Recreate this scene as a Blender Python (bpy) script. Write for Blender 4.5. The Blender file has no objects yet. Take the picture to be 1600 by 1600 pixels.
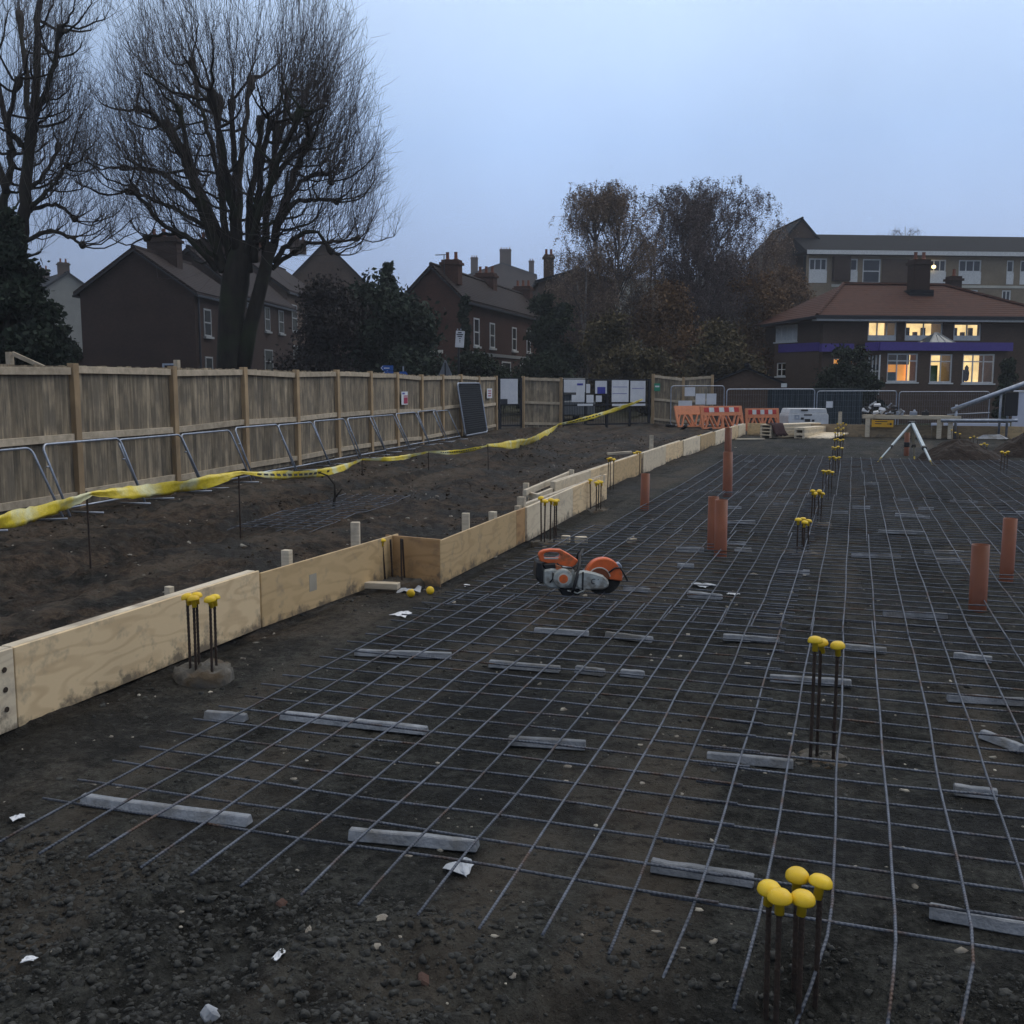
import bpy, bmesh, math, random
import numpy as np
from mathutils import Vector, Matrix
R = math.radians
random.seed(7)
rng = np.random.default_rng(11)
scene = bpy.context.scene
COL = scene.collection

# ------------------------------------------------------------------ camera
HC = 1.70                      # eye height above the slab
PITCH = math.atan(200 / 1600.0)
YAW = R(18.36)                 # the camera looks left of the bar direction (+Y)
cam_data = bpy.data.cameras.new('camera'); cam_data.sensor_width = 36; cam_data.lens = 36
cam_data.clip_start = 0.05; cam_data.clip_end = 3000
cam = bpy.data.objects.new('camera', cam_data); COL.objects.link(cam)
cam.location = (0, 0, HC); cam.rotation_euler = (R(90) - PITCH, 0, YAW)
scene.camera = cam

# ------------------------------------------------------------------ sky, sun, exposure
SUN_EL, SUN_AZ = R(48), R(48)      # azimuth from +Y towards +X
world = bpy.data.worlds.new('World'); scene.world = world; world.use_nodes = True
wn = world.node_tree.nodes; wl = world.node_tree.links; wn.clear()
w_out = wn.new('ShaderNodeOutputWorld'); w_bg = wn.new('ShaderNodeBackground')
sky = wn.new('ShaderNodeTexSky'); sky.sky_type = 'NISHITA'; sky.sun_disc = False
sky.sun_elevation = R(10); sky.sun_rotation = SUN_AZ; sky.air_density = 1.5; sky.dust_density = 2.0; sky.ozone_density = 3.0
sk_sc = wn.new('ShaderNodeMixRGB'); sk_sc.blend_type = 'MULTIPLY'; sk_sc.inputs[0].default_value = 1.0
sk_sc.inputs[2].default_value = (0.07, 0.07, 0.07, 1)
tc = wn.new('ShaderNodeTexCoord'); sep = wn.new('ShaderNodeSeparateXYZ')
ramp = wn.new('ShaderNodeValToRGB')
rs = ramp.color_ramp; rs.elements[0].position = 0.0; rs.elements[0].color = (0.345, 0.445, 0.66, 1)
rs.elements[1].position = 1.0; rs.elements[1].color = (1.16, 1.10, 1.0, 1)
for pos, c in ((0.10, (0.375, 0.50, 0.775, 1)), (0.22, (0.42, 0.585, 0.895, 1)), (0.40, (0.61, 0.765, 1.0, 1))):
    e = rs.elements.new(pos); e.color = c
cl_n = wn.new('ShaderNodeTexNoise'); cl_n.inputs['Scale'].default_value = 2.6; cl_n.inputs['Detail'].default_value = 4
cl_m = wn.new('ShaderNodeMapRange'); cl_m.inputs[1].default_value = .3; cl_m.inputs[2].default_value = .7; cl_m.inputs[3].default_value = 0.90; cl_m.inputs[4].default_value = 1.09
# the brighter cloud round the hidden sun
sdir = Vector((math.sin(R(2)) * math.cos(R(38)), math.cos(R(2)) * math.cos(R(38)), math.sin(R(38))))
dt = wn.new('ShaderNodeVectorMath'); dt.operation = 'DOT_PRODUCT'; dt.inputs[1].default_value = sdir
gl = wn.new('ShaderNodeMapRange'); gl.inputs[1].default_value = 0.55; gl.inputs[2].default_value = 1.0
gl.inputs[3].default_value = 0.72; gl.inputs[4].default_value = 1.36; gl.interpolation_type = 'SMOOTHSTEP'
m1 = wn.new('ShaderNodeMath'); m1.operation = 'MULTIPLY'
m2 = wn.new('ShaderNodeMixRGB'); m2.blend_type = 'MULTIPLY'; m2.inputs[0].default_value = 1.0
m3 = wn.new('ShaderNodeMixRGB'); m3.inputs[0].default_value = 0.90
wl.new(tc.outputs['Generated'], sep.inputs[0]); wl.new(sep.outputs['Z'], ramp.inputs[0])
wl.new(tc.outputs['Generated'], cl_n.inputs['Vector']); wl.new(cl_n.outputs[0], cl_m.inputs[0])
wl.new(tc.outputs['Generated'], dt.inputs[0]); wl.new(dt.outputs['Value'], gl.inputs[0])
wl.new(cl_m.outputs[0], m1.inputs[0]); wl.new(gl.outputs[0], m1.inputs[1])
wl.new(ramp.outputs[0], m2.inputs[1]); wl.new(m1.outputs[0], m2.inputs[2])
wl.new(sky.outputs[0], sk_sc.inputs[1]); wl.new(sk_sc.outputs[0], m3.inputs[1]); wl.new(m2.outputs[0], m3.inputs[2])
wl.new(m3.outputs[0], w_bg.inputs[0]); w_bg.inputs[1].default_value = 1.0; wl.new(w_bg.outputs[0], w_out.inputs[0])
sun_d = bpy.data.lights.new('sun', 'SUN'); sun_d.energy = 0.7; sun_d.angle = R(40); sun_d.color = (1.0, 0.95, 0.86)
sun = bpy.data.objects.new('sun', sun_d); COL.objects.link(sun)
sun.rotation_euler = (R(90) - SUN_EL, 0, math.pi - SUN_AZ)
scene.view_settings.view_transform = 'Standard'; scene.view_settings.look = 'None'
scene.view_settings.exposure = 0.0; scene.view_settings.gamma = 1.0; scene.view_settings.use_curve_mapping = False
scene.cycles.max_bounces = 4; scene.cycles.diffuse_bounces = 2; scene.cycles.glossy_bounces = 2
scene.cycles.transparent_max_bounces = 16; scene.cycles.volume_bounces = 0; scene.cycles.caustics_reflective = False
scene.cycles.caustics_refractive = False; scene.cycles.use_adaptive_sampling = True; scene.cycles.adaptive_threshold = .02; scene.cycles.adaptive_min_samples = 12

# ------------------------------------------------------------------ surveying: photo direction -> place in the world
HD = (-math.sin(YAW), math.cos(YAW)); RT = (math.cos(YAW), math.sin(YAW))
def ray(px, py):
    x = (px - 800) / 1600.0; y = (800 - py) / 1600.0
    fw = math.cos(PITCH) + y * math.sin(PITCH); up = -math.sin(PITCH) + y * math.cos(PITCH)
    return Vector((RT[0] * x + HD[0] * fw, RT[1] * x + HD[1] * fw, up))
def U(px, py, z=0.0):           # where that sight line meets the level z
    d = ray(px, py); t = (z - HC) / d.z
    return Vector((d.x * t, d.y * t, z))
def D(px, py, dep):             # the point at that depth from the eye
    d = ray(px, py); fw = d.x * HD[0] + d.y * HD[1]; t = dep / fw
    return Vector((d.x * t, d.y * t, HC + d.z * t))
class Plane:                    # upright plane: local x along it, local y away from the viewer
    def __init__(s, o, ang):
        s.o = Vector((o[0], o[1], o[2] if len(o) > 2 else 0)); s.a = ang
        s.u = Vector((math.cos(ang), math.sin(ang), 0)); s.n = Vector((-math.sin(ang), math.cos(ang), 0))
    def xz(s, px, py, off=0.0):
        d = ray(px, py); e = Vector((0, 0, HC)); o = s.o + s.n * off
        t = (o - e).dot(s.n) / d.dot(s.n); p = e + d * t
        return (p - s.o).dot(s.u), p.z - s.o.z
    def W(s, x, y, z): return s.o + s.u * x + s.n * y + Vector((0, 0, z))

# ------------------------------------------------------------------ value noise for numpy
_tab = rng.random((256, 256))
def vn(x, y):
    x = np.asarray(x, float); y = np.asarray(y, float)
    xi = np.floor(x).astype(int); yi = np.floor(y).astype(int); fx = x - xi; fy = y - yi
    fx = fx * fx * (3 - 2 * fx); fy = fy * fy * (3 - 2 * fy)
    g = lambda a, b: _tab[a & 255, b & 255]
    return ((g(xi, yi) * (1 - fx) + g(xi + 1, yi) * fx) * (1 - fy) + (g(xi, yi + 1) * (1 - fx) + g(xi + 1, yi + 1) * fx) * fy) - 0.5
def sst(a, b, x): t = np.clip((x - a) / (b - a), 0, 1); return t * t * (3 - 2 * t)
def fence_x(y): return -10.29 - (y - 11.68) * 0.094
def hgt(x, y):
    x = np.asarray(x, float); y = np.asarray(y, float)
    dist = np.hypot(x, y)
    near = 1 - sst(40, 70, dist)
    slab = sst(-3.7, -3.3, x) * sst(2.75, 3.1, y) * (1 - sst(26, 30, y)) * (1 - sst(9, 11, x))
    fine = vn(x * 9, y * 9) * .018 + vn(x * 23 + 5, y * 23) * .010 + vn(x * 60, y * 60 + 9) * .006
    z = near * (vn(x * .5, y * .5) * .06 + vn(x * 1.7 + 3, y * 1.7) * .05) * (1 - slab)
    z += near * fine * (1 - .45 * slab) + slab * (vn(x * 1.1, y * 1.1) * .02)
    left = (1 - sst(-4.6, -4.1, x)) * sst(fence_x(y) + .4, fence_x(y) + 1.3, x) * near
    z += left * (.055 * np.abs(vn(x * 7.3, y * 7.3)) + .03 * vn(x * 17, y * 17) + .05 * np.sin((x + .15 * y + .4 * vn(y * .3, x * .3)) * 2.6) + vn(x * 2.3, y * .9) * .10 + vn(x * 5.1, y * 5) * .05)
    rx = x + .09 * y + .35 * vn(y * .25, y * 0 + 3)
    for cx in (-6.1, -7.9): z += left * (-.075 * np.exp(-((rx - cx) / .24) ** 4) + .04 * np.exp(-((np.abs(rx - cx) - .33) / .10) ** 2) * (1 + vn(x * 6, y * 6)))
    fr = 1 - sst(2.55, 3.0, y)
    z += near * fr * (vn(x * 4 + 7, y * 4) * .07 + vn(x * 13, y * 13) * .035 + vn(x * 33, y * 33) * .022)
    # trench at the front right, holes dug round the pile heads
    z -= .42 * sst(-1.0, -.45, x + .5 * vn(x * 1.3, y * 1.3)) * (1 - sst(2.45, 2.95, y + .35 * vn(x * 2, y * 2)))
    z -= .07 * np.exp(-(((x + .05) / .95) ** 2 + ((y - 5.0) / .5) ** 2) ** 2)
    z -= .07 * np.exp(-((x + 3.6) ** 2 + (y - 8.1) ** 2) / .2)
    z -= .16 * np.exp(-(((x + .2) / 1.5) ** 2 + ((y - 12) / 1.0) ** 2) ** 2) + .12 * np.exp(-(((x - 1.0) / 1.8) ** 2 + ((y - 16.5) / .9) ** 2) ** 2) + .08 * np.exp(-(((x + 1.6) / .8) ** 2 + ((y - 6.6) / .5) ** 2) ** 2)
    z -= .045 * np.exp(-((x + 3.84) / .10) ** 2) * sst(2, 3, y) * (1 - sst(7.6, 8.2, y)) + .045 * np.exp(-((x + 3.27) / .10) ** 2) * sst(7.8, 8.1, y) * (1 - sst(14.6, 15.2, y))
    z -= .5 * sst(38, 43, y) * sst(-4.6, -3, x)
    # beyond the site the land climbs
    dep = x * HD[0] + y * HD[1]; lat = x * RT[0] + y * RT[1]
    z += sst(46, 80, dep) * 1.3 * (1 - sst(-4, 10, lat)) + sst(66, 96, dep) * 4.5 * sst(0, 15, lat)
    z += sst(110, 420, dep) * (34 + 9 * vn(x * .012, y * .012))
    return z
def gz(x, y): return float(hgt(np.array([x]), np.array([y]))[0])

# ------------------------------------------------------------------ mesh builder
class MB:
    def __init__(s): s.v = []; s.f = []
    def add(s, vs, fs):
        b = len(s.v); s.v.extend([tuple(q) for q in vs]); s.f.extend([tuple(i + b for i in q) for q in fs])
        return s
    def box(s, c, d, rot=None):
        x, y, z = d[0] / 2, d[1] / 2, d[2] / 2
        vs = [Vector(q) for q in ((-x,-y,-z),(x,-y,-z),(x,y,-z),(-x,y,-z),(-x,-y,z),(x,-y,z),(x,y,z),(-x,y,z))]
        if rot is not None:
            m = rot if isinstance(rot, Matrix) else Matrix.Rotation(rot, 3, 'Z')
            vs = [m @ q for q in vs]
        c = Vector(c)
        return s.add([q + c for q in vs], [(0,3,2,1),(4,5,6,7),(0,1,5,4),(1,2,6,5),(2,3,7,6),(3,0,4,7)])
    def bx(s, x0, x1, y0, y1, z0, z1): return s.box(((x0+x1)/2,(y0+y1)/2,(z0+z1)/2),(abs(x1-x0),abs(y1-y0),abs(z1-z0)))
    def bar(s, a, b, w, t, up=(0,0,1)):     # rectangular bar between two points
        a = Vector(a); b = Vector(b); d = (b - a); L = d.length; d.normalize(); u = Vector(up)
        if abs(d.dot(u)) > .98: u = Vector((1,0,0))
        sx = d.cross(u).normalized(); sz = sx.cross(d)
        return s.box((a + b) / 2, (w, L, t), Matrix((sx, d, sz)).transposed())
    def tube(s, pts, r, n=6, cap=True):
        pts = [Vector(q) for q in pts]; k = len(pts); rr = r if isinstance(r, (list, tuple)) else [r] * k
        vs = []; prev = None
        for i, q in enumerate(pts):
            t = (pts[min(i + 1, k - 1)] - pts[max(i - 1, 0)]); t = t.normalized() if t.length > 1e-9 else Vector((0,0,1))
            if prev is None:
                a = t.cross(Vector((0,0,1)) if abs(t.z) < .9 else Vector((1,0,0))).normalized()
            else:
                a = (prev - t * prev.dot(t)); a = a.normalized() if a.length > 1e-6 else t.orthogonal().normalized()
            prev = a; b = t.cross(a)
            for j in range(n):
                an = 2 * math.pi * j / n; vs.append(q + (a * math.cos(an) + b * math.sin(an)) * rr[i])
        fs = [(i*n+j, i*n+(j+1)%n, (i+1)*n+(j+1)%n, (i+1)*n+j) for i in range(k-1) for j in range(n)]
        if cap: fs += [tuple(range(n-1,-1,-1)), tuple(range((k-1)*n, k*n))]
        return s.add(vs, fs)
    def prism(s, poly, y0, y1, T=None):      # polygon in xz, pushed along y
        n = len(poly); vs = [Vector((p[0], y0, p[1])) for p in poly] + [Vector((p[0], y1, p[1])) for p in poly]
        if T: vs = [T(q) for q in vs]
        fs = [tuple(range(n)), tuple(range(2*n-1, n-1, -1))] + [(i, i+n, (i+1)%n+n, (i+1)%n) for i in range(n)]
        return s.add(vs, fs)
    def ring(s, outer, inner, y0, y1):       # same vertex count, xz plane
        n = len(outer); vs = []
        for y in (y0, y1):
            vs += [(p[0], y, p[1]) for p in outer] + [(p[0], y, p[1]) for p in inner]
        fs = []
        for i in range(n):
            j = (i + 1) % n
            fs += [(i, j, n+j, n+i), (2*n+j, 2*n+i, 3*n+i, 3*n+j), (j, i, 2*n+i, 2*n+j), (n+i, n+j, 3*n+j, 3*n+i)]
        return s.add(vs, fs)
    def lathe(s, prof, c=(0,0,0), n=12, m=None):
        k = len(prof); vs = []
        for r_, z in prof:
            for j in range(n):
                a = 2*math.pi*j/n; q = Vector((r_*math.cos(a), r_*math.sin(a), z))
                if m: q = m @ q
                vs.append(q + Vector(c))
        fs = [(i*n+j, i*n+(j+1)%n, (i+1)*n+(j+1)%n, (i+1)*n+j) for i in range(k-1) for j in range(n)]
        fs += [tuple(range(n-1,-1,-1)), tuple(range((k-1)*n, k*n))]
        return s.add(vs, fs)
    def mesh(s, name, mat=None, smooth=False):
        me = bpy.data.meshes.new(name); me.from_pydata(s.v, [], s.f)
        if mat: me.materials.append(mat)
        if smooth: me.polygons.foreach_set('use_smooth', [True] * len(me.polygons))
        me.update(); return me
    def build(s, name, mat, parent=None, smooth=False, loc=None, rz=0.0, bevel=0.0, fix=True):
        me = s.mesh(name, mat, smooth)
        if fix:
            bm = bmesh.new(); bm.from_mesh(me); bmesh.ops.recalc_face_normals(bm, faces=bm.faces); bm.to_mesh(me); bm.free()
        return put(name, me, parent, loc, rz, bevel)
def put(name, me, parent=None, loc=None, rz=0.0, bevel=0.0):
    o = bpy.data.objects.new(name, me); COL.objects.link(o)
    if parent: o.parent = parent
    if loc is not None: o.location = loc
    if rz: o.rotation_euler[2] = rz
    if bevel:
        b = o.modifiers.new('bevel', 'BEVEL'); b.width = bevel; b.segments = 1; b.limit_method = 'ANGLE'
    return o
def tag(o, label=None, cat=None, group=None, kind=None):
    if label: o['label'] = label
    if cat: o['category'] = cat
    if group: o['group'] = group
    if kind: o['kind'] = kind
    return o
def thing(name, label, cat, loc=(0,0,0), rz=0.0, group=None):
    o = bpy.data.objects.new(name, None); COL.objects.link(o); o.empty_display_size = .2
    o.location = loc; o.rotation_euler[2] = rz
    return tag(o, label, cat, group)
def copy_tree(o, parent=None):
    c = o.copy(); COL.objects.link(c); c.parent = parent
    for ch in list(o.children): copy_tree(ch, c)
    return c
def np_mesh(name, V, Fq, mat, smooth=False):       # V (n,3), Fq (m,3|4)
    me = bpy.data.meshes.new(name); k = Fq.shape[1]
    me.vertices.add(len(V)); me.vertices.foreach_set('co', np.ascontiguousarray(V, dtype=np.float32).ravel())
    me.loops.add(Fq.size); me.loops.foreach_set('vertex_index', np.ascontiguousarray(Fq, dtype=np.int32).ravel())
    me.polygons.add(len(Fq)); me.polygons.foreach_set('loop_start', np.arange(0, Fq.size, k, dtype=np.int32))
    if smooth: me.polygons.foreach_set('use_smooth', np.ones(len(Fq), dtype=bool))
    me.materials.append(mat); me.update(calc_edges=True); me.validate(); return me

# ------------------------------------------------------------------ materials
MATS = {}
def lin(c): return tuple((v/12.92 if v <= .04045 else ((v+.055)/1.055)**2.4) for v in c)
def mat(name, col, col2=None, rough=.7, metal=0.0, scale=6.0, stretch=(1,1,1), bump=.25, bscale=None, rnd=.0, spec=.4,
        patch=None, patch_scale=1.2, patch_lo=.5, patch_hi=.62, island=False, detail=3):
    if name in MATS: return MATS[name]
    m = bpy.data.materials.new(name); m.use_nodes = True; n = m.node_tree.nodes; l = m.node_tree.links
    p = n['Principled BSDF']; p.inputs['Roughness'].default_value = rough; p.inputs['Metallic'].default_value = metal
    p.inputs['Specular IOR Level'].default_value = spec
    col2 = col2 or tuple(c * .6 for c in col)
    t = n.new('ShaderNodeTexCoord'); mp = n.new('ShaderNodeMapping'); mp.inputs['Scale'].default_value = stretch
    oi = n.new('ShaderNodeObjectInfo'); ad = n.new('ShaderNodeVectorMath'); ad.operation = 'ADD'
    sc = n.new('ShaderNodeVectorMath'); sc.operation = 'SCALE'; sc.inputs[3].default_value = 37.0 if rnd else 0.0
    cb = n.new('ShaderNodeCombineXYZ')
    for i in range(3): l.new(oi.outputs['Random'], cb.inputs[i])
    l.new(cb.outputs[0], sc.inputs[0]); l.new(t.outputs['Object'], ad.inputs[0]); l.new(sc.outputs[0], ad.inputs[1])
    l.new(ad.outputs[0], mp.inputs[0])
    nz = n.new('ShaderNodeTexNoise'); nz.inputs['Scale'].default_value = scale; nz.inputs['Detail'].default_value = detail
    nz.inputs['Roughness'].default_value = .62
    l.new(mp.outputs[0], nz.inputs['Vector'])
    cr = n.new('ShaderNodeValToRGB'); cr.color_ramp.elements[0].position = .34; cr.color_ramp.elements[1].position = .68
    cr.color_ramp.elements[0].color = (*col2, 1); cr.color_ramp.elements[1].color = (*col, 1)
    l.new(nz.outputs[0], cr.inputs[0]); last = cr.outputs[0]
    if patch:
        pn = n.new('ShaderNodeTexNoise'); pn.inputs['Scale'].default_value = patch_scale; pn.inputs['Detail'].default_value = 4
        l.new(ad.outputs[0], pn.inputs['Vector'])
        pr = n.new('ShaderNodeMapRange'); pr.inputs[1].default_value = patch_lo; pr.inputs[2].default_value = patch_hi
        l.new(pn.outputs[0], pr.inputs[0])
        mx = n.new('ShaderNodeMixRGB'); mx.inputs[2].default_value = (*patch, 1)
        l.new(pr.outputs[0], mx.inputs[0]); l.new(last, mx.inputs[1]); last = mx.outputs[0]
    if rnd or island:
        src = oi.outputs['Random']
        if island:
            ge = n.new('ShaderNodeNewGeometry'); src = ge.outputs['Random Per Island']
        rr = n.new('ShaderNodeMapRange'); k = rnd or .35; rr.inputs[3].default_value = 1 - k; rr.inputs[4].default_value = 1 + k
        l.new(src, rr.inputs[0])
        hs = n.new('ShaderNodeHueSaturation'); l.new(rr.outputs[0], hs.inputs['Value']); l.new(last, hs.inputs['Color']); last = hs.outputs[0]
    l.new(last, p.inputs['Base Color'])
    if bump:
        bz = n.new('ShaderNodeTexNoise'); bz.inputs['Scale'].default_value = bscale or scale * 3; bz.inputs['Detail'].default_value = 2
        l.new(mp.outputs[0], bz.inputs['Vector'])
        b = n.new('ShaderNodeBump'); b.inputs['Strength'].default_value = bump; b.inputs['Distance'].default_value = .02
        l.new(bz.outputs[0], b.inputs['Height']); l.new(b.outputs[0], p.inputs['Normal'])
    MATS[name] = m; return m
def plain(name, col, rough=.6, **k): return mat(name, col, tuple(c * .82 for c in col), rough=rough, bump=k.pop('bump', .06), **k)

steel = mat('mesh_steel', (.130,.146,.182), (.070,.078,.098), rough=.55, metal=.3, scale=14, bump=.3, bscale=90, rnd=.22, patch=(.085,.055,.042), patch_scale=5, patch_lo=.54, patch_hi=.66)
_n = steel.node_tree.nodes; _l = steel.node_tree.links; _w = _n.new('ShaderNodeTexWave'); _w.bands_direction = 'DIAGONAL'; _w.inputs['Scale'].default_value = 24; _t = _n.new('ShaderNodeTexCoord'); _m = _n.new('ShaderNodeMapping'); _m.inputs['Scale'].default_value = (1.6,.6,.6)
_l.new(_t.outputs['Object'], _m.inputs[0]); _l.new(_m.outputs[0], _w.inputs['Vector']); _b = _n.new('ShaderNodeBump'); _b.inputs['Strength'].default_value = .55; _b.inputs['Distance'].default_value = .004; _l.new(_w.outputs[0], _b.inputs['Height'])
_o = _n['Principled BSDF'].inputs['Normal'].links[0].from_socket; _l.new(_o, _b.inputs['Normal']); _l.new(_b.outputs[0], _n['Principled BSDF'].inputs['Normal'])
rust = mat('rusted_steel', (.075,.05,.038), (.03,.024,.022), rough=.75, metal=.25, scale=18, bump=.35, bscale=120)
cap_y = mat('yellow_plastic', (.86,.60,.03), (.74,.47,.02), rough=.45, scale=10, bump=.04, rnd=.08)
concrete = mat('spacer_concrete', (.32,.34,.38), (.18,.195,.22), rough=.85, scale=9, bump=.4, bscale=60, rnd=.22, patch=(.16,.16,.16), patch_scale=4)
pile_con = mat('pile_concrete', (.15,.14,.125), (.06,.056,.05), rough=.9, scale=10, bump=.6, bscale=30, patch=(.075,.055,.035), patch_scale=5)
timber_pale = mat('sawn_timber', (.66,.58,.46), (.48,.41,.31), rough=.75, scale=5, stretch=(1,1,8), bump=.15, rnd=.12, patch=(.33,.28,.22), patch_scale=3, patch_lo=.56, patch_hi=.7)
galv = mat('galvanised_steel', (.42,.46,.54), (.28,.31,.37), rough=.42, metal=.6, scale=9, bump=.05, rnd=.12)
black_m = plain('black_metal', (.014,.016,.022), .5)
paper = mat('white_paper', (.74,.76,.80), (.62,.64,.70), rough=.6, scale=3, bump=.05, rnd=.06)
terracotta = mat('orange_brown_pipe', (.20,.058,.024), (.15,.044,.019), rough=.5, scale=3, bump=.04, rnd=.1)
bark = mat('tree_bark', (.036,.030,.024), (.016,.0145,.0125), rough=.95, scale=5, stretch=(1,1,.25), bump=.8, bscale=14, patch=(.030,.036,.020), patch_scale=.8)
twigm = mat('twig_bark', (.105,.088,.080), (.062,.053,.050), rough=.9, scale=2, bump=0)
# plywood: rotary-cut figure
def ply_mat(name, c1, c2, stain, rough=.6):
    m = bpy.data.materials.new(name); m.use_nodes = True; n = m.node_tree.nodes; l = m.node_tree.links; p = n['Principled BSDF']
    p.inputs['Roughness'].default_value = rough; p.inputs['Specular IOR Level'].default_value = .3
    t = n.new('ShaderNodeTexCoord'); oi = n.new('ShaderNodeObjectInfo'); ad = n.new('ShaderNodeVectorMath'); ad.operation = 'ADD'
    cb = n.new('ShaderNodeCombineXYZ'); ml = n.new('ShaderNodeMath'); ml.operation = 'MULTIPLY'; ml.inputs[1].default_value = 23
    l.new(oi.outputs['Random'], ml.inputs[0])
    for i in range(3): l.new(ml.outputs[0], cb.inputs[i])
    l.new(t.outputs['Object'], ad.inputs[0]); l.new(cb.outputs[0], ad.inputs[1])
    mp = n.new('ShaderNodeMapping'); mp.inputs['Scale'].default_value = (.5, 1, 1.9); l.new(ad.outputs[0], mp.inputs[0])
    big = n.new('ShaderNodeTexNoise'); big.inputs['Scale'].default_value = 1.7; big.inputs['Detail'].default_value = 3.5; big.inputs['Roughness'].default_value = .42; l.new(mp.outputs[0], big.inputs['Vector'])
    sn = n.new('ShaderNodeMath'); sn.operation = 'MULTIPLY'; sn.inputs[1].default_value = 70; l.new(big.outputs[0], sn.inputs[0])
    s2 = n.new('ShaderNodeMath'); s2.operation = 'SINE'; l.new(sn.outputs[0], s2.inputs[0])
    mr = n.new('ShaderNodeMapRange'); mr.inputs[1].default_value = .1; mr.inputs[2].default_value = 1; mr.inputs[3].default_value = .16; mr.inputs[4].default_value = .62; l.new(s2.outputs[0], mr.inputs[0])
    gr = n.new('ShaderNodeTexNoise'); gr.inputs['Scale'].default_value = 2.3; gr.inputs['Detail'].default_value = 5; l.new(ad.outputs[0], gr.inputs['Vector'])
    av = n.new('ShaderNodeMath'); av.operation = 'MULTIPLY'; l.new(mr.outputs[0], av.inputs[0]); l.new(gr.outputs[0], av.inputs[1])
    cr = n.new('ShaderNodeValToRGB'); cr.color_ramp.elements[0].position = .04; cr.color_ramp.elements[1].position = .36
    cr.color_ramp.elements[0].color = (*c1, 1); cr.color_ramp.elements[1].color = (*c2, 1); l.new(av.outputs[0], cr.inputs[0])
    st = n.new('ShaderNodeTexNoise'); st.inputs['Scale'].default_value = 5.5; st.inputs['Detail'].default_value = 6; st.inputs['Roughness'].default_value = .7; l.new(ad.outputs[0], st.inputs['Vector'])
    sr = n.new('ShaderNodeMapRange'); sr.inputs[1].default_value = .54; sr.inputs[2].default_value = .72; sr.inputs[4].default_value = .8; l.new(st.outputs[0], sr.inputs[0])
    mx = n.new('ShaderNodeMixRGB'); mx.inputs[2].default_value = (*stain, 1); l.new(sr.outputs[0], mx.inputs[0]); l.new(cr.outputs[0], mx.inputs[1])
    sz = n.new('ShaderNodeSeparateXYZ'); l.new(t.outputs['Object'], sz.inputs[0]); mm = n.new('ShaderNodeMath'); mm.operation = 'MULTIPLY_ADD'; mm.inputs[1].default_value = -.55; l.new(st.outputs[0], mm.inputs[0]); l.new(sz.outputs[2], mm.inputs[2])
    mu = n.new('ShaderNodeMapRange'); mu.inputs[1].default_value = -.22; mu.inputs[2].default_value = -.30; mu.inputs[4].default_value = .8; l.new(mm.outputs[0], mu.inputs[0])
    mx2 = n.new('ShaderNodeMixRGB'); mx2.inputs[2].default_value = (.13,.105,.08,1); l.new(mu.outputs[0], mx2.inputs[0]); l.new(mx.outputs[0], mx2.inputs[1]); mx = mx2
    rr = n.new('ShaderNodeMapRange'); rr.inputs[3].default_value = .88; rr.inputs[4].default_value = 1.1; l.new(oi.outputs['Random'], rr.inputs[0])
    hs = n.new('ShaderNodeHueSaturation'); l.new(rr.outputs[0], hs.inputs['Value']); l.new(mx.outputs[0], hs.inputs['Color'])
    l.new(hs.outputs[0], p.inputs['Base Color'])
    b = n.new('ShaderNodeBump'); b.inputs['Strength'].default_value = .12; b.inputs['Distance'].default_value = .01; l.new(gr.outputs[0], b.inputs['Height']); l.new(b.outputs[0], p.inputs['Normal'])
    return m
ply = ply_mat('plywood', (.78,.60,.37), (.62,.455,.27), (.32,.27,.20))
ply_old = ply_mat('plywood_weathered', (.64,.46,.25), (.52,.365,.195), (.28,.23,.17))
ply_red = ply_mat('plywood_reddish', (.50,.31,.15), (.36,.21,.10), (.22,.15,.10))
ply_grey = ply_mat('plywood_pale', (.76,.65,.48), (.66,.55,.40), (.38,.33,.27))

ply_dark = ply_mat('plywood_dark', (.30,.225,.14), (.22,.16,.10), (.15,.13,.10))
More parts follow.
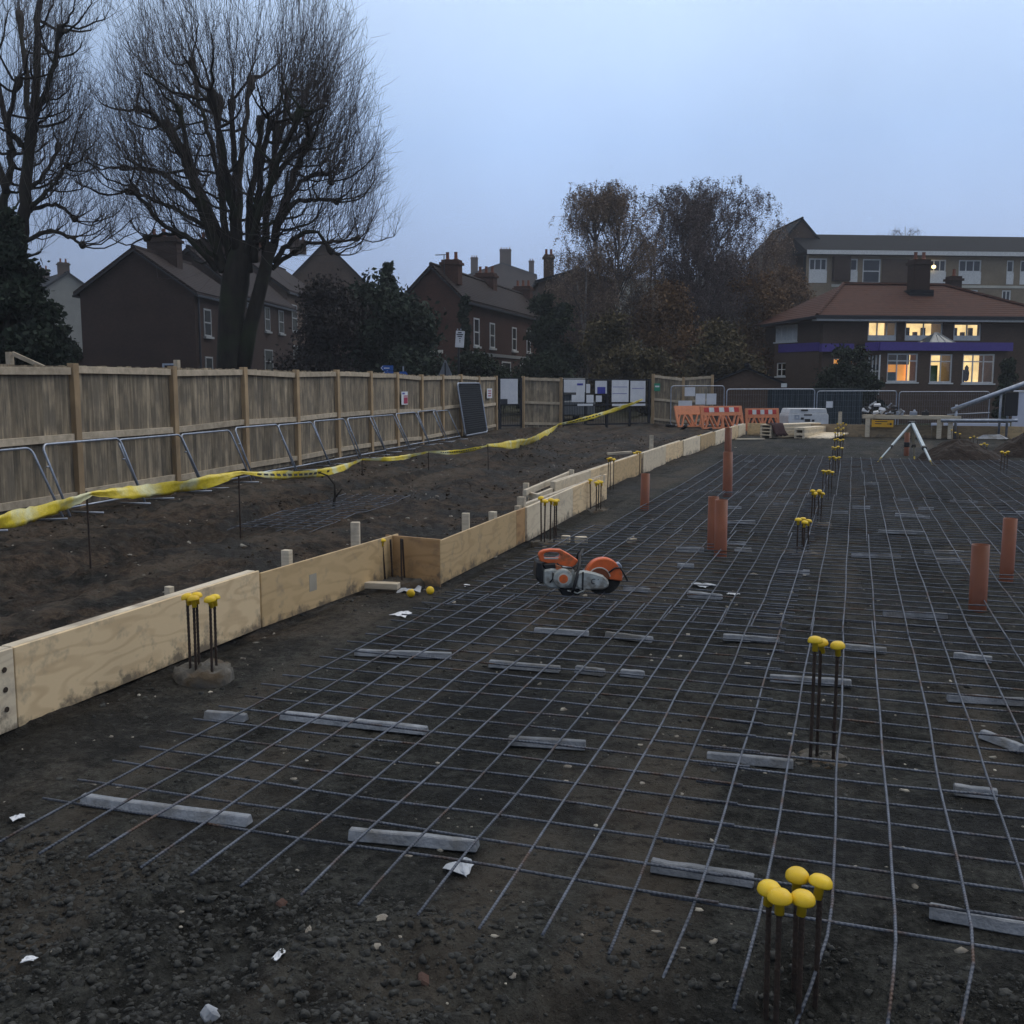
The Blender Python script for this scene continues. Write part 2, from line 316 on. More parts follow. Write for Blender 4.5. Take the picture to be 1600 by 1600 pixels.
# close-boarded fence: vertical weather streaks
def fence_mat(name, c1, c2, dark, rnd=.2, zs=.35):
    m = bpy.data.materials.new(name); m.use_nodes = True; n = m.node_tree.nodes; l = m.node_tree.links; p = n['Principled BSDF']
    p.inputs['Roughness'].default_value = .85; p.inputs['Specular IOR Level'].default_value = .2
    t = n.new('ShaderNodeTexCoord'); oi = n.new('ShaderNodeObjectInfo'); ad = n.new('ShaderNodeVectorMath'); ad.operation = 'ADD'
    ml = n.new('ShaderNodeMath'); ml.operation = 'MULTIPLY'; ml.inputs[1].default_value = 51; cb = n.new('ShaderNodeCombineXYZ'); l.new(oi.outputs['Random'], ml.inputs[0])
    for i in range(3): l.new(ml.outputs[0], cb.inputs[i])
    l.new(t.outputs['Object'], ad.inputs[0]); l.new(cb.outputs[0], ad.inputs[1])
    mp = n.new('ShaderNodeMapping'); mp.inputs['Scale'].default_value = (9, 9, zs * 2); l.new(ad.outputs[0], mp.inputs[0])
    a = n.new('ShaderNodeTexNoise'); a.inputs['Scale'].default_value = 2.2; a.inputs['Detail'].default_value = 7; a.inputs['Roughness'].default_value = .65; l.new(mp.outputs[0], a.inputs['Vector'])
    cr = n.new('ShaderNodeValToRGB'); e = cr.color_ramp.elements; e[0].position = .30; e[0].color = (*dark, 1); e[1].position = .72; e[1].color = (*c1, 1)
    x = e.new(.5); x.color = (*c2, 1); l.new(a.outputs[0], cr.inputs[0])
    b2 = n.new('ShaderNodeTexNoise'); b2.inputs['Scale'].default_value = 2.2; b2.inputs['Detail'].default_value = 5; l.new(ad.outputs[0], b2.inputs['Vector'])
    mr = n.new('ShaderNodeMapRange'); mr.inputs[1].default_value = .42; mr.inputs[2].default_value = .60; mr.inputs[4].default_value = .66; l.new(b2.outputs[0], mr.inputs[0])
    mx = n.new('ShaderNodeMixRGB'); mx.inputs[2].default_value = (*dark, 1); l.new(mr.outputs[0], mx.inputs[0]); l.new(cr.outputs[0], mx.inputs[1])
    rr = n.new('ShaderNodeMapRange'); rr.inputs[3].default_value = 1 - rnd; rr.inputs[4].default_value = 1 + rnd; l.new(oi.outputs['Random'], rr.inputs[0])
    hs = n.new('ShaderNodeHueSaturation'); l.new(rr.outputs[0], hs.inputs['Value']); l.new(mx.outputs[0], hs.inputs['Color']); l.new(hs.outputs[0], p.inputs['Base Color'])
    bp = n.new('ShaderNodeBump'); bp.inputs['Strength'].default_value = .3; bp.inputs['Distance'].default_value = .01; l.new(a.outputs[0], bp.inputs['Height']); l.new(bp.outputs[0], p.inputs['Normal'])
    return m
board_m = fence_mat('weathered_board', (.46,.38,.27), (.28,.23,.165), (.115,.102,.085), .24)
post_m = fence_mat('fence_post_timber', (.54,.39,.235), (.44,.315,.19), (.31,.225,.14), .12)
rail_m = mat('fence_rail_timber', (.54,.45,.34), (.36,.30,.22), rough=.85, scale=7, bump=.2, rnd=.12)

def brick_mat(name, c1, c2, mortar, sx=4.6):
    m = bpy.data.materials.new(name); m.use_nodes = True; n = m.node_tree.nodes; l = m.node_tree.links; p = n['Principled BSDF']
    p.inputs['Roughness'].default_value = .9; p.inputs['Specular IOR Level'].default_value = .1; t = n.new('ShaderNodeTexCoord'); sp = n.new('ShaderNodeSeparateXYZ'); cb = n.new('ShaderNodeCombineXYZ'); ad = n.new('ShaderNodeMath')
    l.new(t.outputs['Object'], sp.inputs[0]); l.new(sp.outputs[0], ad.inputs[0]); l.new(sp.outputs[1], ad.inputs[1]); l.new(ad.outputs[0], cb.inputs[0]); l.new(sp.outputs[2], cb.inputs[1])
    b = n.new('ShaderNodeTexBrick'); b.inputs['Scale'].default_value = sx; b.inputs['Color1'].default_value = (*c1, 1); b.inputs['Color2'].default_value = (*c2, 1); b.inputs['Mortar'].default_value = (*mortar, 1)
    b.inputs['Mortar Size'].default_value = .012; l.new(cb.outputs[0], b.inputs['Vector'])
    nz = n.new('ShaderNodeTexNoise'); nz.inputs['Scale'].default_value = .7; nz.inputs['Detail'].default_value = 6; l.new(t.outputs['Object'], nz.inputs['Vector'])
    mr = n.new('ShaderNodeMapRange'); mr.inputs[3].default_value = .65; mr.inputs[4].default_value = 1.3; l.new(nz.outputs[0], mr.inputs[0])
    hs = n.new('ShaderNodeHueSaturation'); l.new(mr.outputs[0], hs.inputs['Value']); l.new(b.outputs[0], hs.inputs['Color']); l.new(hs.outputs[0], p.inputs['Base Color']); return m
brick_dark = brick_mat('dark_brick', (.055,.034,.028), (.040,.026,.022), (.06,.052,.045))
brick_red = brick_mat('red_brick', (.090,.043,.032), (.066,.034,.027), (.085,.072,.062))
brick_brown = brick_mat('brown_brick', (.105,.070,.052), (.082,.056,.044), (.105,.09,.078))
def tile_mat(name, c1, c2):
    m = bpy.data.materials.new(name); m.use_nodes = True; n = m.node_tree.nodes; l = m.node_tree.links; p = n['Principled BSDF']; p.inputs['Roughness'].default_value = .8
    p.inputs['Specular IOR Level'].default_value = .1; t = n.new('ShaderNodeTexCoord'); w = n.new('ShaderNodeTexWave'); w.bands_direction = 'Z'; w.inputs['Scale'].default_value = 2.2; w.inputs['Distortion'].default_value = .4; l.new(t.outputs['Object'], w.inputs['Vector'])
    nz = n.new('ShaderNodeTexNoise'); nz.inputs['Scale'].default_value = 3; nz.inputs['Detail'].default_value = 7; l.new(t.outputs['Object'], nz.inputs['Vector'])
    cr = n.new('ShaderNodeValToRGB'); cr.color_ramp.elements[0].position = .3; cr.color_ramp.elements[1].position = .7; cr.color_ramp.elements[0].color = (*c2, 1); cr.color_ramp.elements[1].color = (*c1, 1); l.new(nz.outputs[0], cr.inputs[0]); l.new(cr.outputs[0], p.inputs['Base Color'])
    b = n.new('ShaderNodeBump'); b.inputs['Strength'].default_value = .6; b.inputs['Distance'].default_value = .05; l.new(w.outputs[0], b.inputs['Height']); l.new(b.outputs[0], p.inputs['Normal']); return m
tile_red = tile_mat('red_clay_tile', (.088,.040,.029), (.058,.028,.022))
tile_brown = tile_mat('brown_tile', (.036,.025,.023), (.022,.017,.0165))
slate = tile_mat('dark_slate', (.018,.020,.026), (.011,.0125,.016))
white_p = plain('white_paint', (.70,.71,.72), .5)
cream = plain('cream_render', (.55,.53,.47), .8, scale=.8)
dim_paint = plain('weathered_paint', (.30,.31,.32), .6)
pane_dark = plain('dark_window_glass', (.03,.036,.045), .08, bump=0, spec=.5)
def glass_mat():
    m = bpy.data.materials.new('clear_window_glass'); m.use_nodes = True; n = m.node_tree.nodes; l = m.node_tree.links; n.remove(n['Principled BSDF'])
    tr = n.new('ShaderNodeBsdfTransparent'); gl_ = n.new('ShaderNodeBsdfGlossy'); gl_.inputs['Roughness'].default_value = .03; fr = n.new('ShaderNodeFresnel'); fr.inputs[0].default_value = 1.5; mx = n.new('ShaderNodeMixShader')
    l.new(fr.outputs[0], mx.inputs[0]); l.new(tr.outputs[0], mx.inputs[1]); l.new(gl_.outputs[0], mx.inputs[2]); l.new(mx.outputs[0], n['Material Output'].inputs[0]); return m
pane_clear = glass_mat()
def emit(name, col, s):
    m = bpy.data.materials.new(name); m.use_nodes = True; n = m.node_tree.nodes; l = m.node_tree.links; p = n['Principled BSDF']; p.inputs['Base Color'].default_value = (*col, 1)
    nz = n.new('ShaderNodeTexNoise'); nz.inputs['Scale'].default_value = 1.4; nz.inputs['Detail'].default_value = 3; t = n.new('ShaderNodeTexCoord'); l.new(t.outputs['Object'], nz.inputs['Vector'])
    mr = n.new('ShaderNodeMapRange'); mr.inputs[1].default_value = .3; mr.inputs[2].default_value = .7; mr.inputs[3].default_value = s * .7; mr.inputs[4].default_value = s * 1.25; l.new(nz.outputs[0], mr.inputs[0])
    p.inputs['Emission Color'].default_value = (*col, 1); l.new(mr.outputs[0], p.inputs['Emission Strength']); return m
lit_warm = emit('lit_room_wall', (1.0, .72, .32), 1.1)
lit_orange = emit('lit_orange_wall', (1.0, .42, .08), .6)
lamp_e = emit('lamp_tube', (1.0, .86, .55), 2.2)
room_dim = plain('room_interior', (.30,.24,.16), .8)

# ================================================================== SETTING
def soil():
    m = bpy.data.materials.new('site_soil'); m.use_nodes = True; n = m.node_tree.nodes; l = m.node_tree.links; p = n['Principled BSDF']
    ge = n.new('ShaderNodeNewGeometry')
    def noise(s, d=8, r=.62, off=0):
        mp = n.new('ShaderNodeMapping'); mp.inputs['Location'].default_value = (off, off * 2, 0); l.new(ge.outputs['Position'], mp.inputs[0])
        k = n.new('ShaderNodeTexNoise'); k.inputs['Scale'].default_value = s; k.inputs['Detail'].default_value = d; k.inputs['Roughness'].default_value = r; l.new(mp.outputs[0], k.inputs['Vector']); return k.outputs[0]
    def rng_(src, a, b, c=0., d=1.):
        k = n.new('ShaderNodeMapRange'); k.inputs[1].default_value = a; k.inputs[2].default_value = b; k.inputs[3].default_value = c; k.inputs[4].default_value = d; l.new(src, k.inputs[0]); return k.outputs[0]
    def mix(f, a, b):
        k = n.new('ShaderNodeMixRGB')
        for i, q in ((0, f), (1, a), (2, b)):
            if isinstance(q, tuple): k.inputs[i].default_value = (*q, 1)
            else: l.new(q, k.inputs[i])
        return k.outputs[0]
    fine = noise(38, 5, .72); mid = noise(3.2, 5, .68, 3); big = noise(.55, 3, .6, 9); spk = noise(95, 2, .5, 5)
    grey = mix(rng_(fine, .33, .7), (.0185,.0192,.0182), (.076,.0770,.0705))
    brown = mix(rng_(fine, .33, .7), (.034,.0248,.0188), (.108,.078,.057))
    wet = mix(rng_(fine, .35, .7), (.0062,.0064,.0064), (.0205,.0210,.0203))
    sp = n.new('ShaderNodeSeparateXYZ'); l.new(ge.outputs['Position'], sp.inputs[0])
    ad = n.new('ShaderNodeMath'); ad.operation = 'MULTIPLY_ADD'; ad.inputs[1].default_value = 1.6; l.new(big, ad.inputs[0]); l.new(sp.outputs[0], ad.inputs[2])
    c = mix(rng_(ad.outputs[0], -3.7, -2.3), brown, grey)        # excavated subsoil outside the shutter, fill inside
    c = mix(rng_(mid, .46, .60, 0, .85), c, wet)
    c = mix(rng_(spk, .66, .78, 0, .7), c, (.22,.20,.17))
    smr = n.new('ShaderNodeMapping'); smr.inputs['Scale'].default_value = (1.5,.16,1); smr.inputs['Rotation'].default_value = (0,0,-.09); l.new(ge.outputs['Position'], smr.inputs[0])
    sm = n.new('ShaderNodeTexNoise'); sm.inputs['Scale'].default_value = 1.0; sm.inputs['Detail'].default_value = 4; l.new(smr.outputs[0], sm.inputs['Vector'])
    c = mix(rng_(sm.outputs[0], .50, .62, 0, .55), c, (.100,.084,.068)); c = mix(rng_(sm.outputs[0], .47, .38, 0, .5), c, wet)
    damp = noise(.9, 4, .62, 31); c = mix(rng_(damp, .50, .58, 0, .75), c, wet); lump = noise(14, 4, .7, 21); c = mix(rng_(lump, .52, .72, 0, .55), c, (.084,.084,.077)); c = mix(rng_(lump, .46, .34, 0, .7), c, (.0095,.0097,.0095))
    dist = n.new('ShaderNodeVectorMath'); dist.operation = 'LENGTH'; l.new(ge.outputs['Position'], dist.inputs[0])
    c = mix(rng_(dist.outputs['Value'], 44, 60), c, mix(rng_(mid, .4, .6), (.035,.045,.022), (.06,.055,.035)))
    l.new(c, p.inputs['Base Color']); l.new(rng_(damp, .45, .62, .97, .70), p.inputs['Roughness']); p.inputs['Specular IOR Level'].default_value = .12
    b1 = n.new('ShaderNodeBump'); b1.inputs['Strength'].default_value = .9; b1.inputs['Distance'].default_value = .03; l.new(fine, b1.inputs['Height'])
    b2 = n.new('ShaderNodeBump'); b2.inputs['Strength'].default_value = .5; b2.inputs['Distance'].default_value = .012; l.new(spk, b2.inputs['Height']); l.new(b1.outputs[0], b2.inputs['Normal']); l.new(b2.outputs[0], p.inputs['Normal'])
    return m
soil_m = soil()
# one polar sheet, fine where the eye is close, out to the horizon
fan = np.concatenate([np.linspace(-44, 44, 640), np.linspace(47, 313, 60)])
ang = np.radians(90) + YAW - np.radians(fan)
rad = np.exp(np.linspace(math.log(.6), math.log(560), 470))
A, Rr = np.meshgrid(ang, rad); X = Rr * np.cos(A); Y = Rr * np.sin(A); Z = hgt(X, Y)
V = np.stack([X.ravel(), Y.ravel(), Z.ravel()], 1); na = len(ang); nr = len(rad)
i, j = np.meshgrid(np.arange(nr - 1), np.arange(na), indexing='ij'); j2 = (j + 1) % na
Fq = np.stack([i * na + j, (i + 1) * na + j, (i + 1) * na + j2, i * na + j2], -1).reshape(-1, 4)[:, ::-1]
tag(put('ground', np_mesh('ground', V, Fq, soil_m, True)), kind='structure')

# loose stones: uncountable
def stones(name, label, pts, size, matl, flat=(.55, .95)):
    base = np.array([(-1,-1,-1),(1,-1,-1),(1,1,-1),(-1,1,-1),(-1,-1,1),(1,-1,1),(1,1,1),(-1,1,1),(0,0,-1.5),(0,0,1.5),(0,-1.5,0),(0,1.5,0),(-1.5,0,0),(1.5,0,0)]) * .5
    tris = []
    for q, c in (((0,3,2,1),8),((4,5,6,7),9),((0,1,5,4),10),((2,3,7,6),11),((3,0,4,7),12),((1,2,6,5),13)):
        for k in range(4): tris.append((q[k], q[(k+1) % 4], c))
    tris = np.array(tris); N = len(pts)
    Vb = base[None] * (1 + rng.normal(0, .30, (N, 14, 3))); s = size[:, None, None] * np.stack([rng.uniform(.7,1.3,N), rng.uniform(.7,1.3,N), rng.uniform(*flat,N)], 1)[:, None, :]
    Vb = Vb * s; a = rng.uniform(0, 6.283, N); ti = rng.normal(0, .35, N)
    x, y, z = Vb[...,0], Vb[...,1], Vb[...,2]; y2 = y*np.cos(ti)[:,None]-z*np.sin(ti)[:,None]; z2 = y*np.sin(ti)[:,None]+z*np.cos(ti)[:,None]
    x3 = x*np.cos(a)[:,None]-y2*np.sin(a)[:,None]; y3 = x*np.sin(a)[:,None]+y2*np.cos(a)[:,None]
    P = np.stack([x3 + pts[:,0:1], y3 + pts[:,1:2], z2 + pts[:,2:3]], -1).reshape(-1, 3)
    Fs = (tris[None] + (np.arange(N) * 14)[:, None, None]).reshape(-1, 3)
    return tag(put(name, np_mesh(name, P, Fs, matl)), label, 'stones', kind='stuff')
stone_m = mat('loose_stone', (.052,.053,.050), (.016,.0165,.016), rough=.85, scale=30, bump=.3, island=True, rnd=0)
pale_m = mat('pale_fragment', (.40,.37,.31), (.16,.14,.12), rough=.85, scale=20, bump=.2, island=True)
def scatter(n, x0, x1, y0, y1, s0, s1, dens=None):
    x = rng.uniform(x0, x1, n); y = rng.uniform(y0, y1, n)
    if dens is not None:
        k = rng.random(n) < dens(x, y); x = x[k]; y = y[k]
    s = s0 * (s1 / s0) ** (rng.random(len(x)) ** 2.2)
    return np.stack([x, y, hgt(x, y) - s * .08], 1), s
p1, s1 = scatter(52000, -3.6, 1.6, 1.0, 3.1, .003, .021, lambda x, y: np.clip(.35 + 1.6 * vn(x*1.5, y*1.5) + .5 * (y < 2.9), .03, 1))
stones('gravel', 'dark loose gravel heaped along the front edge of the mesh', p1, s1, stone_m)
p2, s2 = scatter(26000, -4.2, 3.5, 3.0, 16, .004, .022, lambda x, y: np.clip(.25 + 1.5 * vn(x*1.1+4, y*1.1), .02, 1) * (1 - .6 * (y > 8)))
stones('stone_chips', 'small dark stone chips lying under the mesh', p2, s2, stone_m)
p3, s3 = scatter(30000, -11.5, -4.0, 3.5, 34, .006, .036, lambda x, y: (x > fence_x(y) + .3) * np.clip(.3 + 1.6 * vn(x*.8, y*.8), .03, 1))
stones('soil_clods', 'brown soil clods over the strip beside the timber fence', p3, s3, mat('soil_clod', (.064,.047,.035), (.030,.023,.018), rough=.95, scale=20, bump=.3, island=True))
p4, s4 = scatter(700, -11, -4.1, 3.5, 34, .01, .045, lambda x, y: (x > fence_x(y) + .3))
p5, s5 = scatter(520, -3.8, 1.5, 1.2, 9, .006, .026); p6, s6 = scatter(60, -3.2, 4, 9, 30, .015, .05)
stones('pale_rubble', 'pale chips of concrete and brick dotted over the bare soil', np.concatenate([p4, p5, p6]), np.concatenate([s4, s5, s6]), pale_m, (.3, .8))
# ================================================================== REINFORCING MESH
ZM = .075
def wavy_bar(L, seed, n=14, amp=.006, bend=0.0):       # lies along local x, 0..L
    rs_ = random.Random(seed); a = [rs_.uniform(-1, 1) for _ in range(6)]
    pts = []
    for k in range(n + 1):
        t = k / n; x = L * t
        y = amp * (a[0]*math.sin(2.1*x+a[1]*3) + .5*a[2]*math.sin(4.7*x+a[3]*3)); z = amp * .8 * (a[4]*math.sin(2.7*x+a[5]*3) + .4*math.sin(6.1*x+a[0]*4))
        if bend and x < .42: z -= bend * (1 - x/.42) ** 1.5; y += bend * a[2] * (1 - x/.42) ** 1.5 * .6
        pts.append((x, y, z))
    return MB().tube(pts, .0052, 6).mesh('bar', steel, True)
LBAR = [wavy_bar(4.6, s) for s in range(8)]
FBAR = [wavy_bar(4.6, 40 + s, 28, bend=.004 * (s % 4)) for s in range(8)]; GBAR = [wavy_bar(4.6, 60 + s, 28, bend=.05 + .05 * (s % 4)) for s in range(8)]     # front ends droop over the gravel
TBAR = [wavy_bar(2.62, 80 + s) for s in range(8)]
TSHORT = [wavy_bar(2.26, 120 + s) for s in range(4)]
row_txt = ['front row, nearest the viewer', 'second row back', 'third row back', 'fourth row back', 'far row by the tripod']
col_txt = ['left column beside the plywood shutter', 'second column from the left', 'third column from the left', 'rightmost column']
for row in range(5):
    for c in range(4):
        y0 = 2.7 + 4.18 * row; x0 = -2.97 + 2.4 * c; zz = ZM + (.0 if (row + c) % 2 else .012)
        sh = thing('mesh_sheet', 'square-grid steel reinforcing mesh sheet, %s, %s' % (row_txt[row], col_txt[c]), 'mesh sheet', (x0, y0, zz), 0, 'reinforcing mesh sheets laid over the slab')
        jx = random.uniform(-.012, .012); parts = []
        for k in range(12):
            if c == 0 and row > 0 and k < 1 and row > 1: continue
            me = ((FBAR if c == 0 else GBAR) if row == 0 else LBAR)[random.randrange(8)]
            xx = .17 + .2 * k + jx + random.uniform(-.008, .008); yy = random.uniform(-.03, .03)
            parts.append((me, (xx, yy, .0105), R(90) + random.uniform(-.002, .002)))
        for k in range(22 if row < 4 else 21):
            short = c == 0 and row > 1
            me = random.choice(TSHORT if short else TBAR)
            parts.append((me, ((.36 if short else 0) + random.uniform(-.02, .02), .38 + .2 * k + random.uniform(-.006, .006) + (.018 if c % 2 else 0), 0), random.uniform(-.002, .002)))
        if row < 3 and c < 3:
            for me, l_, a_ in parts: put('rebar', me, sh, l_, a_)
        else:
            mb = MB()
            for me, l_, a_ in parts:
                T = Matrix.Translation(l_) @ Matrix.Rotation(a_, 4, 'Z')
                mb.add([T @ v.co for v in me.vertices], [tuple(p_.vertices) for p_ in me.polygons])
            tag(mb.build('bars', steel, sh, True, fix=False), kind='stuff')

# a loose sheet dropped on the soil outside the shutter
p = U(430, 838); q = U(600, 782)
ls = thing('mesh_sheet', 'dark mesh sheet lying on brown soil left of the plywood shutter', 'mesh sheet', (p.x - .1, p.y, .05), 0, 'reinforcing mesh sheets laid over the slab')
dL = (Vector((q.x, q.y, 0)) - Vector((p.x, p.y, 0))); La = dL.length; aa = math.atan2(dL.y, dL.x); ls.rotation_euler[2] = aa
mbar = wavy_bar(La, 301, 10, .03); mcro = wavy_bar(1.0, 302, 5, .01)
for k in range(6): put('rebar', mbar, ls, (0, -.5 + .2 * k, .02))
for k in range(int(La / .2)): put('rebar', mcro, ls, (.1 + .2 * k, -.5, .03), R(90))

# concrete spacer strips under the mesh
def spacer_mesh(seed, L, broken=False):
    rs_ = random.Random(seed); mb = MB(); w = .030; h = .040; n = 5; vs = []; fs = []
    for k in range(n + 1):
        x = L * k / n; dy = rs_.uniform(-.0015, .0015); hh = h + rs_.uniform(-.003, .002)
        vs += [(x, -w + dy, 0), (x, w + dy, 0), (x, w * .5 + dy, hh), (x, -w * .5 + dy, hh)]
    for k in range(n):
        for e in range(4): fs.append((k*4+e, k*4+(e+1)%4, k*4+4+(e+1)%4, k*4+4+e))
    fs += [(3,2,1,0), (n*4, n*4+1, n*4+2, n*4+3)]
    mb.add(vs, fs); return mb
SP = [(130,1250,390,1284,'long thick spacer strip at the left front corner of the mesh'),
 (547,1302,747,1320,'cracked spacer strip near the front edge, above the crumpled plastic bag'),
 (1018,1350,1178,1374,'spacer strip just left of the nearest yellow caps'),
 (1452,1422,1600,1450,'thick spacer strip at the right frame edge near the front'),
 (322,1116,385,1122,'short stubby spacer beside the mesh edge near the concrete pile head'),
 (440,1118,667,1142,'long low spacer strip right of the concrete pile head'),
 (795,1158,915,1166,'clean pale spacer block alone in the middle of the near mesh'),
 (1105,1168,1240,1180,'bright spacer strip left of the dug hole with three starter bars'),
 (1490,1235,1558,1243,'short pale spacer block right of the dug hole'),
 (1535,1138,1598,1162,'skewed spacer strip at the right frame edge beyond the dug hole'),
 (1480,1090,1600,1097,'grey spacer strip at the right frame edge behind the skewed one'),
 (1203,1058,1330,1066,'spacer strip directly behind the three starter bars in the hole'),
 (555,1019,705,1025,'thin spacer strip in the left mesh below the white paper scrap'),
 (765,1038,875,1047,'spacer strip in the mesh below the cut-off saw, left of two fragments'),
 (900,1046,945,1052,'larger of two broken spacer fragments below the cut-off saw'),
 (970,1051,997,1054,'smaller of two broken spacer fragments below the cut-off saw'),
 (835,970,920,975,'dull spacer strip just below the saw engine'),
 (947,976,1020,984,'dark-sided spacer strip below the saw blade'),
 (975,918,1015,923,'spacer strip touching the saw blade on its right'),
 (1075,928,1128,934,'spacer strip two bars right of the saw blade'),
 (1130,995,1218,1001,'spacer strip left of the three capped starter bars, one bay behind'),
 (1320,1010,1385,1016,'thin spacer strip right of the three capped starter bars'),
 (1490,1024,1550,1031,'dim spacer strip left of the right frame edge in front of the broad pipe'),
 (1380,960,1480,964,'long dim spacer strip left of the foot of the broad right pipe')]
far = [(480,725,625,733),(815,653,1040,663),(1200,678,1315,680),(870,590,985,595),(1150,597,1330,602),(940,522,1150,528),(1015,468,1170,478),(820,437,900,440),(725,458,800,460),(250,493,378,493),(250,550,335,550),(255,435,315,437),(20,628,145,630),(285,628,360,628),(460,418,550,420),(380,376,435,378),(870,328,940,330),(1020,368,1080,370),(1175,312,1275,315),(1265,378,1390,382),(1310,412,1415,415),(1490,457,1600,460),(1120,443,1190,446),(505,282,545,284),(330,225,375,226),(540,235,590,236),(330,252,385,252),(75,835,220,845),(25,703,100,706)]
for a in far: SP.append((1050+a[0]*.34375, 643+a[1]*.34375, 1050+a[2]*.34375, 643+a[3]*.34375, None))
ORD = ['nearest','second nearest','third nearest','fourth nearest','fifth nearest','sixth nearest','seventh nearest','eighth nearest','ninth nearest','tenth nearest','eleventh nearest','twelfth nearest','thirteenth nearest','fourteenth nearest','fifteenth nearest','sixteenth nearest','seventeenth nearest','eighteenth nearest','nineteenth nearest','twentieth nearest']
fs_ = {}
for k, q in enumerate(SP):
    if q[4] is None:
        c_ = U((q[0]+q[2])/2, q[1]); side = 'left' if (q[0]+q[2])/2 < 1262 + (880-q[1])*.25 else 'right'; fs_.setdefault(side, []).append((c_.y, k))
FARLAB = {k: 'pale spacer strip under the far mesh, %s %s of the central yellow caps' % (ORD[i_], sd) for sd, ls_ in fs_.items() for i_, (y_, k) in enumerate(sorted(ls_))}
for k, (xa, ya, xb, yb, lb) in enumerate(SP):
    a = U(xa, ya, .02); b = U(xb, yb, .02); d = b - a; L = max(.14, d.length)
    o = spacer_mesh(k, L).build('concrete_spacer', concrete, None, loc=(a.x, a.y, gz((a.x+b.x)/2, (a.y+b.y)/2) + .004), rz=math.atan2(d.y, d.x), bevel=.004 if lb else 0)
    if lb: tag(o, lb, 'concrete spacer', 'concrete spacers under the near mesh')
    else: tag(o, FARLAB[k], 'concrete spacer', 'concrete spacers under the far mesh')

# ================================================================== CAPPED STARTER BARS ON PILE HEADS
def rod_mesh(L, r=.008):
    mb = MB(); n = max(4, int(L / .012)); 
    return MB().tube([(0,0,L*k/n) for k in range(n+1)], [r * (1.12 if k % 2 else .94) for k in range(n+1)], 7).mesh('rod', rust, True)
CAPM = MB().lathe([(.011,-.045),(.0135,-.045),(.0135,-.008),(.018,-.006),(.034,-.004),(.0345,.001),(.0325,.011),(.025,.020),(.013,.0245),(.001,.0255)], n=20).mesh('cap', cap_y, True)
CAPFAR = MB().lathe([(.0135,-.045),(.0135,-.006),(.036,-.004),(.034,.008),(.018,.016),(.001,.018)], n=10).mesh('cap', cap_y, True)
def pile_head(seed, r=.17, h=.10):
    rs_ = random.Random(seed); mb = MB(); n = 26; prof = [(1.0,-.12),(1.04,.0),(1.0,h*.7),(.92,h),(.6,h*.9),(.3,h*1.02),(.05,h)]
    vs = [];
    for kk, (f, z) in enumerate(prof):
        for j in range(n):
            a = 2*math.pi*j/n; j_ = 1 + .07*math.sin(a*2+seed) + (.05 if kk < 3 else .1)*rs_.uniform(-1,1)
            vs.append((r*f*j_*math.cos(a), r*f*j_*math.sin(a), z + (rs_.uniform(-.018,.018) if kk > 1 else 0)))
    fs = [(i_*n+j, i_*n+(j+1)%n, (i_+1)*n+(j+1)%n, (i_+1)*n+j) for i_ in range(len(prof)-1) for j in range(n)] + [tuple(range((len(prof)-1)*n, len(prof)*n))]
    return mb.add(vs, fs)
def starters(label, x, y, rods, head=None, top=None, near=False, capped=None, tilt=.02, group='pile heads with capped starter bars'):
    z = gz(x, y); t = thing('concrete_pile', label, 'pile', (x, y, z), 0, group)
    if head: pile_head(int(x*10), *head).build('pile_head', pile_con, t, smooth=True)
    for k, (dx, dy, L) in enumerate(rods):
        me = rod_mesh(L) if near else MB().tube([(0,0,0),(0,0,L)], .008, 5).mesh('rod', rust)
        r_ = put('starter_bar', me, t, (dx, dy, .0)); r_.rotation_euler = (random.uniform(-tilt, tilt), random.uniform(-tilt, tilt), 0)
        if capped is None or capped[k]:
            c = put('safety_cap', CAPM if near else CAPFAR, r_, (0, 0, L)); c.rotation_euler = (random.uniform(-.22,.22), random.uniform(-.22,.22), random.uniform(0,6))
    return t
def px_rods(px_list, zbase, dep):       # rods by where their caps are seen
    out = []
    for px, py in px_list:
        p_ = D(px, py, dep + random.uniform(-.04, .04)); out.append(p_)
    return out
def cluster(label, caps, dep, base=None, near=True, head=None, capped=None, jit=.05, tilt=.02, group='pile heads with capped starter bars'):
    pts = [D(px, py, dep + (d_ if d_ is not None else random.uniform(-jit, jit))) for px, py, d_ in caps]
    cx = sum(p_.x for p_ in pts)/len(pts); cy = sum(p_.y for p_ in pts)/len(pts); z = gz(cx, cy) - .02
    return starters(label, cx, cy, [(p_.x-cx, p_.y-cy, p_.z-z-.02) for p_ in pts], head, near=near, capped=capped, tilt=tilt, group=group)
cluster('nearest cluster of five starter bars with big yellow mushroom caps at the lower right', [(1203,1392,.0),(1219,1404,-.05),(1247,1370,.10),(1254,1406,-.04),(1281,1380,.06)], 2.72, tilt=.006)
cluster('three starter bars with yellow caps standing in a dug hole under the mesh', [(1273,1002,-.04),(1283,1006,.04),(1309,1010,0)], 4.66, head=(.13,.005), tilt=.008)
cluster('capped starter bars on an exposed round concrete pile head by the left shutter', [(293,934,-.04),(302,937,-.06),(307,932,.06),(327,938,-.05),(334,935,.05)], 5.76, head=(.17,.065), tilt=.01)
cluster('bent starter bars with one yellow cap beside the plywood return panel', [(602,845,0),(613,843,.05),(627,842,-.05),(632,842,.02)], 8.72, head=(.22,.09), capped=[1,0,0,0], tilt=.06)
cluster('yellow-capped starter bars against the shutter above the cut-off saw', [(846,779,.0),(851,784,-.08),(860,782,.08),(866,784,-.1),(869,783,.1)], 10.85, head=(.18,.03))
